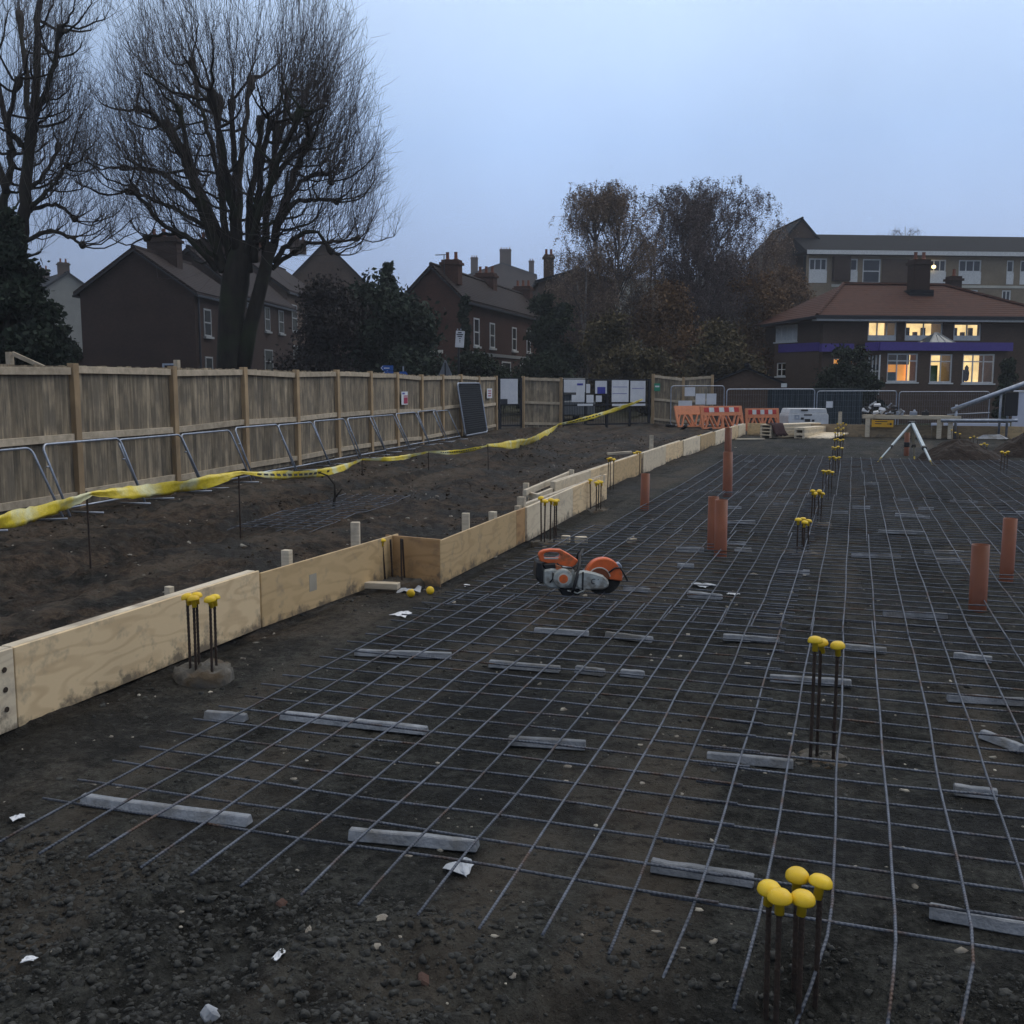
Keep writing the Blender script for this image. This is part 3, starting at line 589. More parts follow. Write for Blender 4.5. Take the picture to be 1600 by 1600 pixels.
cluster('yellow-capped starter bars by the far end of the stepped plywood shutter', [(923,751,0),(932,755,-.1),(935,753,.1),(939,754,0)], 13.95, head=(.18,.03))
mainrow = [((1247,813),(1255,812),(1257,817),(1264,815),10.2,'fourth back'),((1269,768),(1274,772),(1279,768),(1284,772),12.6,'fifth back'),((1286,736),(1291,737),(1296,736),(1300,738),15.8,'sixth back'),((1297,715),(1302,714),(1306,716),(1311,715),18.9,'seventh back'),((1301,699),(1306,700),(1310,698),(1316,700),21.5,'eighth back'),((1304,687),(1309,686),(1313,688),(1317,687),24.2,'ninth back'),((1305,676),(1309,679),(1314,677),(1318,679),27.5,'tenth back'),((1306,670),(1310,668),(1314,671),(1318,669),29.6,'eleventh back'),((1309,662),(1314,663),(1317,661),(1322,663),32.6,'farthest')]
for *cp, dep, tx in mainrow:
    cluster('yellow-capped starter bars in the central row running away to the house, %s' % tx, [(c_[0], c_[1], None) for c_ in cp], dep, near=dep < 14, jit=.12, head=(.18,.02) if dep < 14 else None)
for k, (cp, dep, tx) in enumerate([([(950,717),(954,716),(959,718)],16.6,'nearest'),([(991,708),(995,706),(1000,707)],19.4,'second'),([(1034,699),(1038,697),(1041,699)],22.9,'third'),([(1069,689),(1073,688),(1077,689)],26.2,'fourth'),([(1092,681),(1095,680),(1099,681)],28.8,'farthest')]):
    cluster('yellow-capped starter bars against the long set-back shutter, %s of its row' % tx, [(a_, b_, None) for a_, b_ in cp], dep, near=False, jit=.1)
for cp, dep, tx in [([(1565,706),(1570,708),(1575,706)],19.4,'pair of yellow-capped starter bars in front of the soil heaps at the right frame edge'),([(1487,672),(1493,676),(1500,678)],31.0,'yellow-capped starter bars behind the soil heap beside the trestle leg'),([(1516,684),(1522,682),(1528,684)],27.5,'yellow-capped starter bars just behind the crest of the dark soil heap'),([(1533,695),(1538,693),(1542,695)],24.5,'yellow-capped starter bars in the gap between the two soil heaps')]:
    cluster(tx, [(a_, b_, None) for a_, b_ in cp], dep, near=False, jit=.1)
# two caps lying on the soil by the return panel
for k, (px, py, tx) in enumerate([(642,926,'loose yellow cap tipped over beside rubble under the return panel'),(672,922,'loose yellow cap lying at the foot of the panel corner')]):
    p_ = U(px, py, .03); o = put('loose_cap', CAPM, None, (p_.x, p_.y, gz(p_.x, p_.y) + .034)); o.rotation_euler = (R(75 if k else 110), 0, R(40 * k + 10))
    tag(o, tx, 'safety cap', 'yellow caps fallen on the soil')

# ================================================================== PIPES
def pipe(label, px, ytop, ybase, w, socket=False, rings=False):
    b = U(px, ybase); dep = b.x*HD[0] + b.y*HD[1]; t_ = D(px, ytop, dep); r_ = w / 1600 * dep / 2
    z0 = gz(b.x, b.y); h_ = t_.z - z0; t = thing('drain_pipe', label, 'pipe', (b.x, b.y, z0 - .02), 0, 'upright drain pipes'); n = 20
    mb = MB().lathe([(r_, -.1), (r_, h_ + .02)], n=n); 
    mb = MB(); vs = []
    for rr_, z in ((r_, -.1), (r_, h_ + .02), (r_ * .92, h_ + .02), (r_ * .92, -.1)):
        for j in range(n): vs.append((rr_*math.cos(2*math.pi*j/n), rr_*math.sin(2*math.pi*j/n), z))
    mb.add(vs, [(i_*n+j, i_*n+(j+1)%n, (i_+1)*n+(j+1)%n, (i_+1)*n+j) for i_ in range(3) for j in range(n)])
    mb.build('tube', terracotta, t, True)
    if rings:
        for zz in (.42, .52): MB().lathe([(r_*1.02, h_*zz), (r_*1.05, h_*zz+.01), (r_*1.05, h_*zz+.05), (r_*1.02, h_*zz+.06)], n=n).build('seal_ring', black_m, t, True)
    t.rotation_euler = (random.uniform(-.012,.012), random.uniform(-.012,.012), 0)
pipe('lone drain pipe close to the end of the stepped plywood shutter', 1007, 740, 797, 14)
pipe('slim tall drain pipe rising behind the paired pipes', 1136.5, 706, 776, 15)
pipe('thin distant drain pipe seen above the slim one in front of the shutter', 1137, 668, 716, 11)
pipe('left and rear pipe of the pair standing close together', 1113, 776, 858, 17)
pipe('right and front pipe of the pair standing close together', 1125.5, 781, 870, 20)
pipe('broadest upright drain pipe, nearest on the right side', 1527, 851, 955, 27)
pipe('upright drain pipe cut by nothing, farther right behind the broadest one', 1572, 810, 908, 21)
pipe('drain pipe with two black rings behind the surveying tripod', 1416, 676, 712, 8, rings=True)

# ================================================================== FORMWORK
def panel(name, par, a, b, z0, z1, th, m_, bev=.003, side=1):   # a,b ground points; local to par origin
    a = Vector(a); b = Vector(b); d = b - a; L = d.length; an = math.atan2(d.y, d.x)
    mb = MB().box((L/2, side*th/2, (z0+z1)/2), (L, th, z1-z0))
    return mb.build(name, m_, par, loc=(a.x, a.y, 0), rz=an, bevel=bev)
hole_m = plain('dark_hole', (.05,.035,.025), .9)
XA = -3.9
fa = thing('plywood_shutter', 'near plywood shutter with thick pale timber top edge running to the left frame edge', 'formwork', (XA, 3.9, 0))
panel('plywood_panel', fa, (0, -2.4), (0, .015), -.005, .405, .02, ply_grey)
panel('plywood_panel', fa, (0, .021), (0, 2.24), -.005, .405, .02, ply)
for a_, b_ in ((-2.4, .012), (.024, 2.22)):
    MB().bx(-.085, -.0225, a_, b_, .30, .408).build('top_rail', timber_pale, fa, bevel=.003)
    MB().bx(-.085, -.0225, a_, b_, .0, .09).build('bottom_rail', timber_pale, fa, bevel=.003)
for z in (.31, .21, .11):
    MB().lathe([(.014,0),(.014,.003)], (.0015, -.05, z), 12, Matrix.Rotation(R(90), 3, 'Y')).build('screw_hole', hole_m, fa)
fb = thing('plywood_shutter', 'thin-edged plywood shutter panel with a grey patch ending at the inner corner', 'formwork', (XA, 6.15, 0))
panel('plywood_panel', fb, (.004, .004), (.12, 2.05), -.005, .385, .018, ply_old)
plain('grey_patch', (.40,.36,.29), .8)
MB().box((.0418, .66, .20), (.002, .10, .13), math.atan2(2.046, .116) - R(90)).build('stain_patch', MATS['grey_patch'], fb)
fr_ = thing('plywood_return', 'short reddish plywood return panel facing the viewer between the stepped shutters', 'formwork', (-3.3, 8.0, 0))
panel('plywood_panel', fr_, (-.56, .10), (-.004, 0), -.03, .385, .018, ply_red)
fc = thing('plywood_shutter', 'middle plywood shutter projecting into the slab above the saw', 'formwork', (-3.3, 8.0, 0))
panel('plywood_panel', fc, (0, .003), (-.035, 2.2), -.005, .375, .018, ply_old)
panel('plywood_panel', fc, (-.035, 2.206), (-.04, 2.52), -.005, .37, .018, ply_red)
panel('plywood_panel', fc, (-.02, 2.526), (-.10, 4.75), -.005, .372, .03, ply_grey)
panel('plywood_panel', fc, (-.10, 4.756), (-.14, 6.85), -.005, .372, .03, ply)
MB().bx(-.19, -.135, 2.6, 6.7, .26, .372).build('top_rail', timber_pale, fc, bevel=.003)
fd = thing('plywood_shutter', 'long set-back plywood shutter receding to the orange barriers', 'formwork', (-3.82, 13.4, 0))
yy = 0.0
for k, (L, m_) in enumerate([(2.0, ply_grey), (1.6, ply), (2.4, ply_old), (2.42, ply_grey), (2.4, ply), (2.4, ply_grey), (2.4, ply_old), (2.4, ply_grey), (2.4, ply), (1.6, ply_grey)]):
    dx = .05 if k == 3 else 0
    panel('plywood_panel', fd, (dx - .003*k + .07*max(0,k-4), yy), (dx + .07*max(0,k-3.5), yy + L - .01), -.02, .375 + .02*(k == 3), .02, m_)
    MB().bx(-.075 + .07*max(0,k-4), -.024 + .07*max(0,k-4), yy, yy+L-.02, .27, .38).build('top_rail', timber_pale, fd, bevel=.003); yy += L
ff = thing('plywood_shutter', 'far low plywood shutter crossing the back of the slab below the trestle', 'formwork', (-3.35, 35.2, 0))
xs = 0
for k, m_ in enumerate([ply_old, ply_dark, ply_dark, ply_dark, ply_old, ply_dark, ply_dark]):
    panel('plywood_panel', ff, (xs, -.06*k), (xs + 1.9, -.06*(k+1)), -.05, .40, .02, m_); xs += 1.91
# stakes and struts behind
for k, (px, py, zt, w, tx) in enumerate([(565,832,.47,.075,'square pale timber stake standing proud behind the inner corner'),(459,868,.42,.07,'short split-topped stake behind the grey-patched panel'),(737,815,.46,.07,'timber stake behind the middle shutter, nearer of two'),(779,806,.42,.07,'timber stake behind the middle shutter, farther of two'),(823,785,.44,.085,'timber stake propping the small frame behind the middle shutter'),(1022,692,.55,.08,'lone stake standing behind the long set-back shutter'),(277,922,.40,.05,'low stake just showing behind the near shutter')]):
    p_ = U(px, py, .40); o = MB().box((0,0,zt/2), (w, w*.8, zt+.04)).build('timber_stake', timber_pale, None, loc=(p_.x-.06, p_.y, 0), rz=random.uniform(-.3,.3), bevel=.003)
    tag(o, tx, 'stake', 'timber stakes behind the shutters')
tf = thing('open_timber_box', 'small open frame of pale timbers behind the middle shutter', 'timber frame', (*U(850, 775).xy, 0)); Tf = Vector((*U(850, 775).xy, 0))
for nm, a_, b_, w_ in (('side_timber', U(820,770,.30), U(893,739,.33), .045), ('side_timber', U(840,776,.24), U(884,758,.26), .045), ('end_timber', U(819,771,.25), U(842,777,.25), .045), ('brace', U(868,757,.20), U(888,748,.30), .035)):
    MB().bar(a_ - Tf, b_ - Tf, w_, .08).build(nm, timber_pale, tf, bevel=.003)
for q in (U(893,741,.33), U(822,778,.2)): MB().bx(-.035,.035,-.03,.03,0,.40).build('post', timber_pale, tf, loc=Vector((q.x, q.y, 0)) - Tf, bevel=.003)
p_ = U(967, 709, .40); o = MB().bar((-.20,-.1,.0),(.22,.1,.03),.1,.04).build('timber_offcut', timber_pale, None, loc=(p_.x,p_.y,.40), bevel=.003); tag(o, 'loose plank resting on top of the set-back shutter', 'plank')
o = MB().bar((0,0,0),(.42,.05,0),.09,.05).build('timber_offcut', timber_pale, None, loc=(*U(548,918).xy,.03), bevel=.003); tag(o, 'timber offcut on the soil at the foot of the inner corner', 'plank')
# ================================================================== TIMBER FENCE
BOARD = [MB().add([(0,0,0),(.128,0,0),(.128,.022,0),(0,.008,0),(0,0,1.9),(.128,0,1.9),(.128,.022,1.9),(0,.008,1.9)], [(0,3,2,1),(4,5,6,7),(0,1,5,4),(1,2,6,5),(2,3,7,6),(3,0,4,7)]).mesh('board', board_m)]
def fence(label, posts, h=2.0, mats=(post_m, rail_m), bw=.122, big=True, rails=(1.9, .98, .18), stuff=False, grp=None):
    t = thing('timber_fence', label, 'fence', (*posts[0], 0), 0, grp); O = Vector((*posts[0], 0)); nb = 0
    for p_ in posts:
        a = Vector((*p_, 0)) - O; MB().bx(-.055,.055,-.05,.06,-.15,h).build('post', mats[0], t, loc=a + Vector((0,0,gz(*p_))), rz=0, bevel=.004)
    for p_, q_ in zip(posts[:-1], posts[1:]):
        a = Vector((*p_, 0)) - O; b = Vector((*q_, 0)) - O; d = b - a; L = d.length; an = math.atan2(d.y, d.x); za = gz(*p_); zb = gz(*q_)
        nrm = Vector((-math.sin(an), math.cos(an), 0))
        n = max(1, int(round(L / bw)))
        for k in range(n):
            pos = a + d * (k / n) + nrm * .035; tt = (k+.5)/n
            o = put('board', BOARD[0], t, (pos.x, pos.y, za*(1-tt) + zb*tt + .03 + random.uniform(-.012,.012)), an + random.uniform(-.012,.012)); o.scale = (L/n/.122, 1, (h-.06)/1.9)
            o.rotation_euler[1] = random.uniform(-.004,.004)
        for zr in rails:
            MB().bar((a + d.normalized()*.058 + nrm*.005 + Vector((0,0,za+zr*h/2+random.uniform(-.015,.015)))), (b - d.normalized()*.058 + nrm*.005 + Vector((0,0,zb+zr*h/2+random.uniform(-.015,.015)))), .05, .10).build('rail', mats[1], t, bevel=.003)
    return t
ys = [6.7, 9.2, 11.68, 14.19, 16.6, 18.85, 21.0, 23.1, 25.05, 27.15, 29.2, 31.25, 33.5, 36.0]
fpos = [(fence_x(y), y) for y in ys]
fen = fence('long weathered close-board timber fence with square posts down the left side', fpos[::1])
# bits of timber sticking up beyond the fence
o = MB().bar((0,0,-.1),(0,0,.34),.08,.08).bar((.05,0,.32),(.62,.15,.06),.035,.06).build('timber_prop', rail_m, None, loc=D(17,588,14.6), bevel=.003); tag(o, 'pale post with a sloping brace poking above the fence at the left edge', 'post')
o = MB().bar((0,0,-.4),(0,0,.24),.085,.085).build('timber_prop', rail_m, None, loc=D(277,584,18.2), bevel=.003); tag(o, 'square post top poking above the fence left of the big trunk', 'post')

# notices on the fence
red_p = plain('red_print', (.42,.045,.10), .6); blue_p = plain('blue_print', (.05,.06,.38), .6); ink = plain('dark_print', (.03,.035,.05), .7); green_p = plain('green_print', (.03,.28,.17), .6)
def notice(label, P, x0, x1, z0, z1, off, marks=(), group='white notices pinned round the gates', name='notice_sheet', base=None):
    cx, cz = (x0+x1)/2, (z0+z1)/2; w = P.W(cx, off, cz); t = thing(name, label, 'notice', w, P.a, group)
    hw, hh = abs(x1-x0)/2, abs(z1-z0)/2
    MB().box((0,0,0),(2*hw,.006,2*hh)).build('sheet', base or paper, t)
    for (a, b, c, d, m_) in marks:     # fractions of the sheet
        MB().box((-hw+2*hw*(a+b)/2, -.0055, hh-2*hh*(c+d)/2),(2*hw*(b-a),.004,2*hh*(d-c))).build('print', m_, t)
    return t
fa_ang = math.atan2(ys[9]-ys[5], fence_x(ys[9])-fence_x(ys[5]))
PF = Plane((fence_x(20), 20, 0), fa_ang)     # local y negative is the site side? resolved below
if PF.n.x > 0: PF = Plane((fence_x(20), 20, 0), fa_ang + math.pi)
def pf(px, py): return PF.xz(px, py, -.02)
a = pf(626,612); b = pf(636,632)
notice('small white notice with a red panel nailed to the timber fence', PF, a[0], b[0], b[1], a[1], -.02 - .02, [(.35,.95,.30,.38,red_p),(.35,.95,.44,.92,red_p),(.15,.5,.08,.2,blue_p)])
a = pf(760,607); b = pf(768,622)
notice('small white notice with faint red rows at the far end of the timber fence', PF, a[0], b[0], b[1], a[1], -.02 - .02, [(.2,.8,.2,.3,red_p),(.2,.8,.45,.55,red_p),(.2,.8,.7,.8,red_p)])

# ================================================================== HOOP BARRIERS LEANING ON THE FENCE
def hoop(L, H=1.0, r=.017):
    t = thing('hoop_barrier', 'x', 'barrier'); c = .10; lean = R(23)
    def P_(x, h): return (x, h*math.sin(lean), h*math.cos(lean))
    pts = [P_(0,.0), P_(0,H-c)]
    for k in range(1,6): a_ = k/5*math.pi/2; pts.append(P_(c-c*math.cos(a_), H-c+c*math.sin(a_)))
    for k in range(0,6): a_ = math.pi/2 - k/5*math.pi/2; pts.append(P_(L-c+c*math.cos(a_), H-c+c*math.sin(a_)))
    pts += [P_(L,0)]
    MB().tube(pts, r, 8).build('hoop', galv, t, True)
    MB().tube([P_(0,.12), P_(L,.12)], r*.8, 8).build('bottom_rail', galv, t, True)
    for x in (.3, L-.3): MB().tube([(x,.20,.02),(x,-.28,.03)], r*.8, 6).build('foot', galv, t, True)
    for h in (.7,): MB().tube([P_(-.02,H*h), P_(-.07,H*h)], .012, 6).build('hook', galv, t, True)
    return t
proto = hoop(1.67); txt = ['cut by the left frame edge','second from the left','third from the left','fourth from the left','fifth from the left','sixth from the left','seventh from the left','eighth from the left','ninth from the left','tenth from the left','eleventh from the left','farthest, nearest the gate']
yb = 8.97
for k in range(12):
    o = proto if k == 0 else copy_tree(proto); y = yb + 1.72*k
    o.location = (fence_x(y) + .58 + random.uniform(-.04,.04), y, gz(fence_x(y)+.72, y) + .0); o.rotation_euler = (random.uniform(-.05,.05), 0, fa_ang + random.uniform(-.02,.02) )
    tag(o, 'galvanised hoop barrier leaning on the timber fence, ' + txt[k], 'barrier', 'hoop barriers leaning along the fence')

# mesh panel leaning near the gate
def wire_panel(t, x0, x1, z0, z1, wire, fr=.02, step=.05, dark=None, n=8, yoff=0, vs=None):
    c = .12; pts = []
    for (cx, cz, a0) in ((x1-c, z1-c, 0), (x0+c, z1-c, 90), (x0+c, z0+c, 180), (x1-c, z0+c, 270)):
        for k in range(5): a_ = R(a0 + 22.5*k); pts.append((cx + c*math.cos(a_), yoff, cz + c*math.sin(a_)))
    pts.append(pts[0]); MB().tube(pts, fr, n, cap=False).build('frame_tube', galv, t, True)
    mb = MB(); x = x0 + step
    while x < x1 - .01: mb.box((x, yoff, (z0+z1)/2), (wire, wire, z1-z0-.02)); x += step
    z = z0 + .2
    while z < z1 - .02: mb.box(((x0+x1)/2, yoff, z), (x1-x0-.02, wire, wire)); z += (vs or .2)
    tag(mb.build('mesh_infill', dark or galv, t), kind='stuff')
dark_mesh = plain('dark_mesh', (.03,.034,.042), .6)
lp = thing('leaning_fence_panel', 'grey framed dark mesh panel leaning against the fence beside the gate', 'fence panel', (fence_x(31)+.42, 30.5, gz(-11, 31)), fa_ang)
wire_panel(lp, 0, 2.8, 0, 1.68, .012, .03, .035, dark_mesh, vs=.07)
lp.rotation_euler = (R(-9), 0, fa_ang)

# ================================================================== HAZARD TAPE
tape_m = mat('yellow_tape', (.86,.68,.06), (.66,.50,.04), rough=.35, scale=7, bump=.5, bscale=16, patch=(.70,.68,.40), patch_scale=2.2, patch_lo=.5, patch_hi=.6)
pins = [(142,893,771),(376,843,738),(566,742,718),(670,737,706),(763,728,696)]
tp = []
def dep_of(v): return v.x*HD[0] + v.y*HD[1]
pw = []
for k, (px, yb_, yt) in enumerate(pins):
    b_ = U(px, yb_, gz(*U(px, yb_).xy)); d_ = dep_of(b_); tz = D(px, yt, d_); pw.append((b_, tz))
    o = MB().tube([(0,0,-.1),(random.uniform(-.01,.01),0,tz.z-b_.z+.02)], .009, 6).build('tape_pin', rust, None, loc=b_)
    tag(o, ['rusty steel pin holding the tape at the left','rusty steel pin holding the tape in front of the third fence post','thin steel pin holding the tape before the fifth barrier','thin steel pin holding the tape near the last hoop barriers','thin steel pin holding the tape before the mesh panel'][k], 'pin', 'pins carrying the hazard tape')
P0 = D(-60, 822, dep_of(pw[0][0]) - 1.9)
path = [P0] + [q[1] for q in pw] + [D(873,663,38.8), D(1004,624,40.6)]
sags = [.05,.06,.13,.05,.06,.22,.10]; wid = [.125,.135,.115,.085,.08,.22,.17]
t = thing('hazard_tape', 'crumpled yellow hazard tape strung on pins from the left edge to the gates', 'tape', path[1])
rs_ = random.Random(5); mb = MB(); mk = MB(); vs = []; n = 26
for sgi in range(len(path)-1):
    a, b = path[sgi], path[sgi+1]
    for k in range(n + (sgi == len(path)-2)):
        u_ = k/n; c = a.lerp(b, u_); c.z -= sags[sgi]*4*u_*(1-u_)
        pinch = .32 + .68*min(1, 4*min(u_, 1-u_)); w = wid[sgi]*pinch*(1+.12*rs_.uniform(-1,1)); d = (b-a).normalized(); sd = d.cross(Vector((0,0,1))).normalized()
        tw = .5*math.sin(3*u_*math.pi + sgi*2.1) + .1*rs_.uniform(-1,1); up = (Vector((0,0,1))*math.cos(tw) + sd*math.sin(tw))
        fo = sd*(.02*math.sin(9*u_+sgi) + rs_.uniform(-.006,.006))
        vs += [c + up*w*.5, c + up*w*.17 + fo, c - up*w*.2 - fo*.6 , c - up*w*.5 + fo*1.3]
m_ = len(vs)//4
mb.add([v - path[1] for v in vs], [(i_*4+e, i_*4+e+1, i_*4+5+e, i_*4+4+e) for i_ in range(m_-1) for e in range(3)])
o = mb.build('ribbon', tape_m, t, True, fix=False); so = o.modifiers.new('thickness', 'SOLIDIFY'); so.thickness = .002
# dark print: worn block letters along the last stretches
for sgi, (u0, u1) in ((2,(.1,.6)),(4,(.2,.9)),(6,(.06,.5))):
    N = 22
    for k in range(N):
        if k % 7 == 6: continue
        i_ = int((sgi + u0 + (u1-u0)*k/N)*n); i_ = min(i_, m_-2)
        a, b = vs[i_*4+1], vs[i_*4+5]; c, d = vs[i_*4+2], vs[i_*4+6]; f0 = .08 + .1*rs_.random()
        nr = (b-a).cross(c-a).normalized(); nr = nr if nr.dot(Vector((0,0,HC))-a) > 0 else -nr
        mk.add([q + nr*.004 - path[1] for q in (a.lerp(b,f0), a.lerp(b,.75), c.lerp(d,.75).lerp(a.lerp(b,.75),.25), c.lerp(d,f0).lerp(a.lerp(b,f0),.25))], [(0,1,2,3)])
mk.build('print', ink, t, fix=False)

# ================================================================== GATES
GA = math.atan2(4.82, 4.89); G = Plane((-12.83, 37.1, 0), GA); GA2 = math.atan2(1.46, 2.29); G2 = Plane((-7.94, 41.92, -.02), GA2)
def gx(px, P=G, py=640): return P.xz(px, py)[0]
def gzp(py, px, P=G): return P.xz(px, py)[1]
sheer = plain('gate_mesh_dark', (.05,.055,.065), .7)
def gate(label, pxa, pxb, ytop, mids=(), rail_y=632, infill=None):
    xa, xb = gx(pxa), gx(pxb); zt = gzp(ytop, (pxa+pxb)/2); t = thing('metal_gate', label, 'gate', G.W(xa,0,gz(*G.W(xa,0,0).xy)), GA, 'black metal site gates'); w = xb-xa
    for x in [0.0, w] + [gx(m)-xa for m in mids]: MB().bx(x-.04,x+.04,-.04,.04,-.1,zt).build('upright', black_m, t)
    for z in (zt-.035, gzp(rail_y,(pxa+pxb)/2), .12): MB().bx(.04,w-.04,-.03,.03,z-.03,z+.03).build('crossbar', black_m, t)
    mb = MB(); x = .09
    while x < w-.05: mb.box((x,.01,zt/2),(.014,.014,zt-.15)); x += .075
    tag(mb.build('mesh_bars', black_m, t), kind='stuff'); return t
gate('narrow black metal gate between the fence end and a timber panel', 781, 815, 590)
gate('wide black metal double gate hung with white notices', 879, 1014, 591, (915, 948, 984))
# timber infill panel between the gates
xa, xb = gx(817), gx(876)
fence('short timber panel standing between the two black gates', [tuple(G.W(xa,-.02,0).xy), tuple(G.W(xb,-.02,0).xy)], 1.98)
e2 = G2.W(2.75,0,0); e1 = G2.W(.12,0,0); em = G2.W(1.45,0,0)
fence('timber fence right of the black gates behind the orange barriers', [tuple(e1.xy), tuple(em.xy), tuple(e2.xy)], 2.02)
L_ = [('large plain white sheet on the narrow black gate', G, 782,809,592,631, [(.0,.4,.8,1.0,ink)]),
 ('wide white plan sheet at the upper left of the double gate', G, 881,914,593,613, []),
 ('white sheet with blue print overlapping the gate upright', G, 900,913,599,625, [(.1,.8,0,.12,blue_p)]),
 ('pale sheet right of the first gate upright', G, 916,922,600,614, []),
 ('pair of white sheets low on the double gate left leaf', G, 893,913,617,628, []),
 ('white sheet low on the second leaf beside the upright', G, 916,927,617,629, []),
 ('white poster with a dark blue emblem panel on the double gate', G, 930,948,595,615, [(.18,.88,.48,1,blue_p)]),
 ('small white square notice below the blue poster', G, 931,940,618,628, []),
 ('white strip notice under the low sheets', G, 902,926,631,634, []),
 ('tall white board on the right leaf, left of its upright', G, 956,982,594,628, [(.05,.9,.3,.32,blue_p),(.05,.9,.6,.62,blue_p)]),
 ('tall white board on the right leaf, right of its upright', G, 985,1008,595,628, [(.1,.9,.35,.37,blue_p)]),
 ('long white strip under the two tall boards', G, 956,1008,631,634, [])]
for k, (tx, P, xa, xb, ya, yb2, mk_) in enumerate(L_):
    a = P.xz(xa, ya, -.05); b = P.xz(xb, yb2, -.05); notice(tx, P, a[0], b[0], b[1], a[1], -.05 - .008*(k % 3), mk_)
a = G2.xz(1022,599,-.06); b = G2.xz(1031,611,-.06); notice('small green safety notice on the timber fence', G2, a[0], b[0], b[1], a[1], -.08, [(.15,.85,.3,.5,paper)], base=green_p)
# parked vehicle beyond the gates
car_m = plain('car_paint', (.16,.18,.20), .3); cg = D(905, 590, 46); 
ct = thing('parked_van', 'grey van with dark windscreen just showing above the double gate', 'van', (cg.x, cg.y, gz(cg.x, cg.y)), YAW + R(10)); cz = 2.0
MB().prism([(-.75,.35),(.75,.35),(.72,1.25),(.6,1.95),(.5,2.02),(-.5,2.02),(-.6,1.95),(-.72,1.25)], 0.9, 4.2).prism([(-.75,.35),(.75,.35),(.74,1.0),(-.74,1.0)], 0, .9).build('body', car_m, ct, bevel=.05)
MB().add([(-.66,.55,1.28),(.66,.55,1.28),(.54,.88,1.93),(-.54,.88,1.93)], [(0,1,2,3)]).add([(-.66,.6,1.24),(.66,.6,1.24),(.54,.93,1.9),(-.54,.93,1.9)], [(3,2,1,0)]).build('windscreen', pane_dark, ct)
for x in (-.68,.68):
    for y in (.6, 3.4): MB().lathe([(.31,-.1),(.33,-.06),(.33,.06),(.31,.1)], (x,y,.33), 16, Matrix.Rotation(R(90),3,'Y')).build('wheel', black_m, ct)

# ================================================================== CUT-OFF SAW
sawp = U(905, 933, .07)
orange_s = mat('saw_orange', (.80,.16,.04), (.62,.12,.035), rough=.45, scale=12, bump=.05, patch=(.30,.12,.06), patch_scale=11, patch_lo=.55, patch_hi=.7); grey_s = mat('saw_grey', (.50,.53,.52), (.33,.35,.34), rough=.45, scale=14, bump=.1, patch=(.20,.19,.17), patch_scale=9)
dark_s = plain('saw_black', (.02,.021,.024), .55); whe = mat('abrasive_disc', (.03,.029,.028), (.018,.018,.018), rough=.9, scale=60, bump=.3); cream_s = plain('saw_white_ring', (.62,.60,.54), .5)
sw = thing('cut_off_saw', 'orange and grey petrol cut-off saw resting on the mesh', 'saw', (sawp.x - .03, sawp.y + .10, ZM - .004), YAW + R(6))
K = .00070
def S(x, y): return ((x - 800)*K, (745 - y)*K)
def shp(pl): return [S(*q) for q in pl]
MB().prism(shp([(385,445),(470,430),(600,440),(735,440),(740,640),(640,665),(450,650),(385,600)]), -.075, .085).build('engine_housing', grey_s, sw, bevel=.014)
outer = [(340,285),(362,255),(400,236),(470,226),(590,232),(690,288),(788,358),(735,432),(640,420),(560,398),(450,385),(362,360)]
inner = [(398,300),(402,275),(420,262),(470,256),(560,262),(584,280),(588,300),(580,318),(540,326),(500,326),(440,326),(404,318)]
MB().ring(shp(outer), shp(inner), -.028, .034).build('rear_handle', orange_s, sw, bevel=.008)
MB().prism(shp([(400,316),(560,322),(560,336),(410,334)]), -.032, -.029).build('maker_plate', cream_s, sw)
MB().prism(shp([(318,345),(372,350),(388,460),(386,600),(330,575),(300,520),(305,420)]), -.085, .095).build('air_filter_cover', dark_s, sw, bevel=.012)
MB().prism(shp([(380,385),(520,372),(560,400),(545,440),(400,440)]), -.06, .07).build('filter_neck', dark_s, sw, bevel=.01)
MB().prism(shp([(520,385),(600,410),(590,445),(530,445)]), -.07, -.05).build('choke_housing', orange_s, sw, bevel=.004)
cx_, cz_ = S(600, 535)
rotY = Matrix.Rotation(R(90), 3, 'X')
MB().lathe([(.075,0),(.075,.03),(.066,.04),(.05,.043)], (cx_, -.072, cz_), 26, rotY).build('recoil_cover', grey_s, sw, bevel=.004)
MB().lathe([(.044,0),(.044,.005),(.036,.006)], (cx_, -.1155, cz_), 24, rotY).build('cover_ring', cream_s, sw)
MB().lathe([(.034,0),(.034,.006)], (cx_, -.1185, cz_), 20, rotY).build('cover_badge', orange_s, sw)
MB().prism(shp([(735,470),(800,458),(870,460),(960,480),(1050,512),(1100,560),(1115,610),(1090,650),(1040,668),(820,668),(745,640)]), -.115, -.055).build('belt_guard', grey_s, sw, bevel=.012)
MB().prism(shp([(808,465),(826,463),(822,665),(804,665)]), -.119, -.112).build('guard_seam', dark_s, sw)
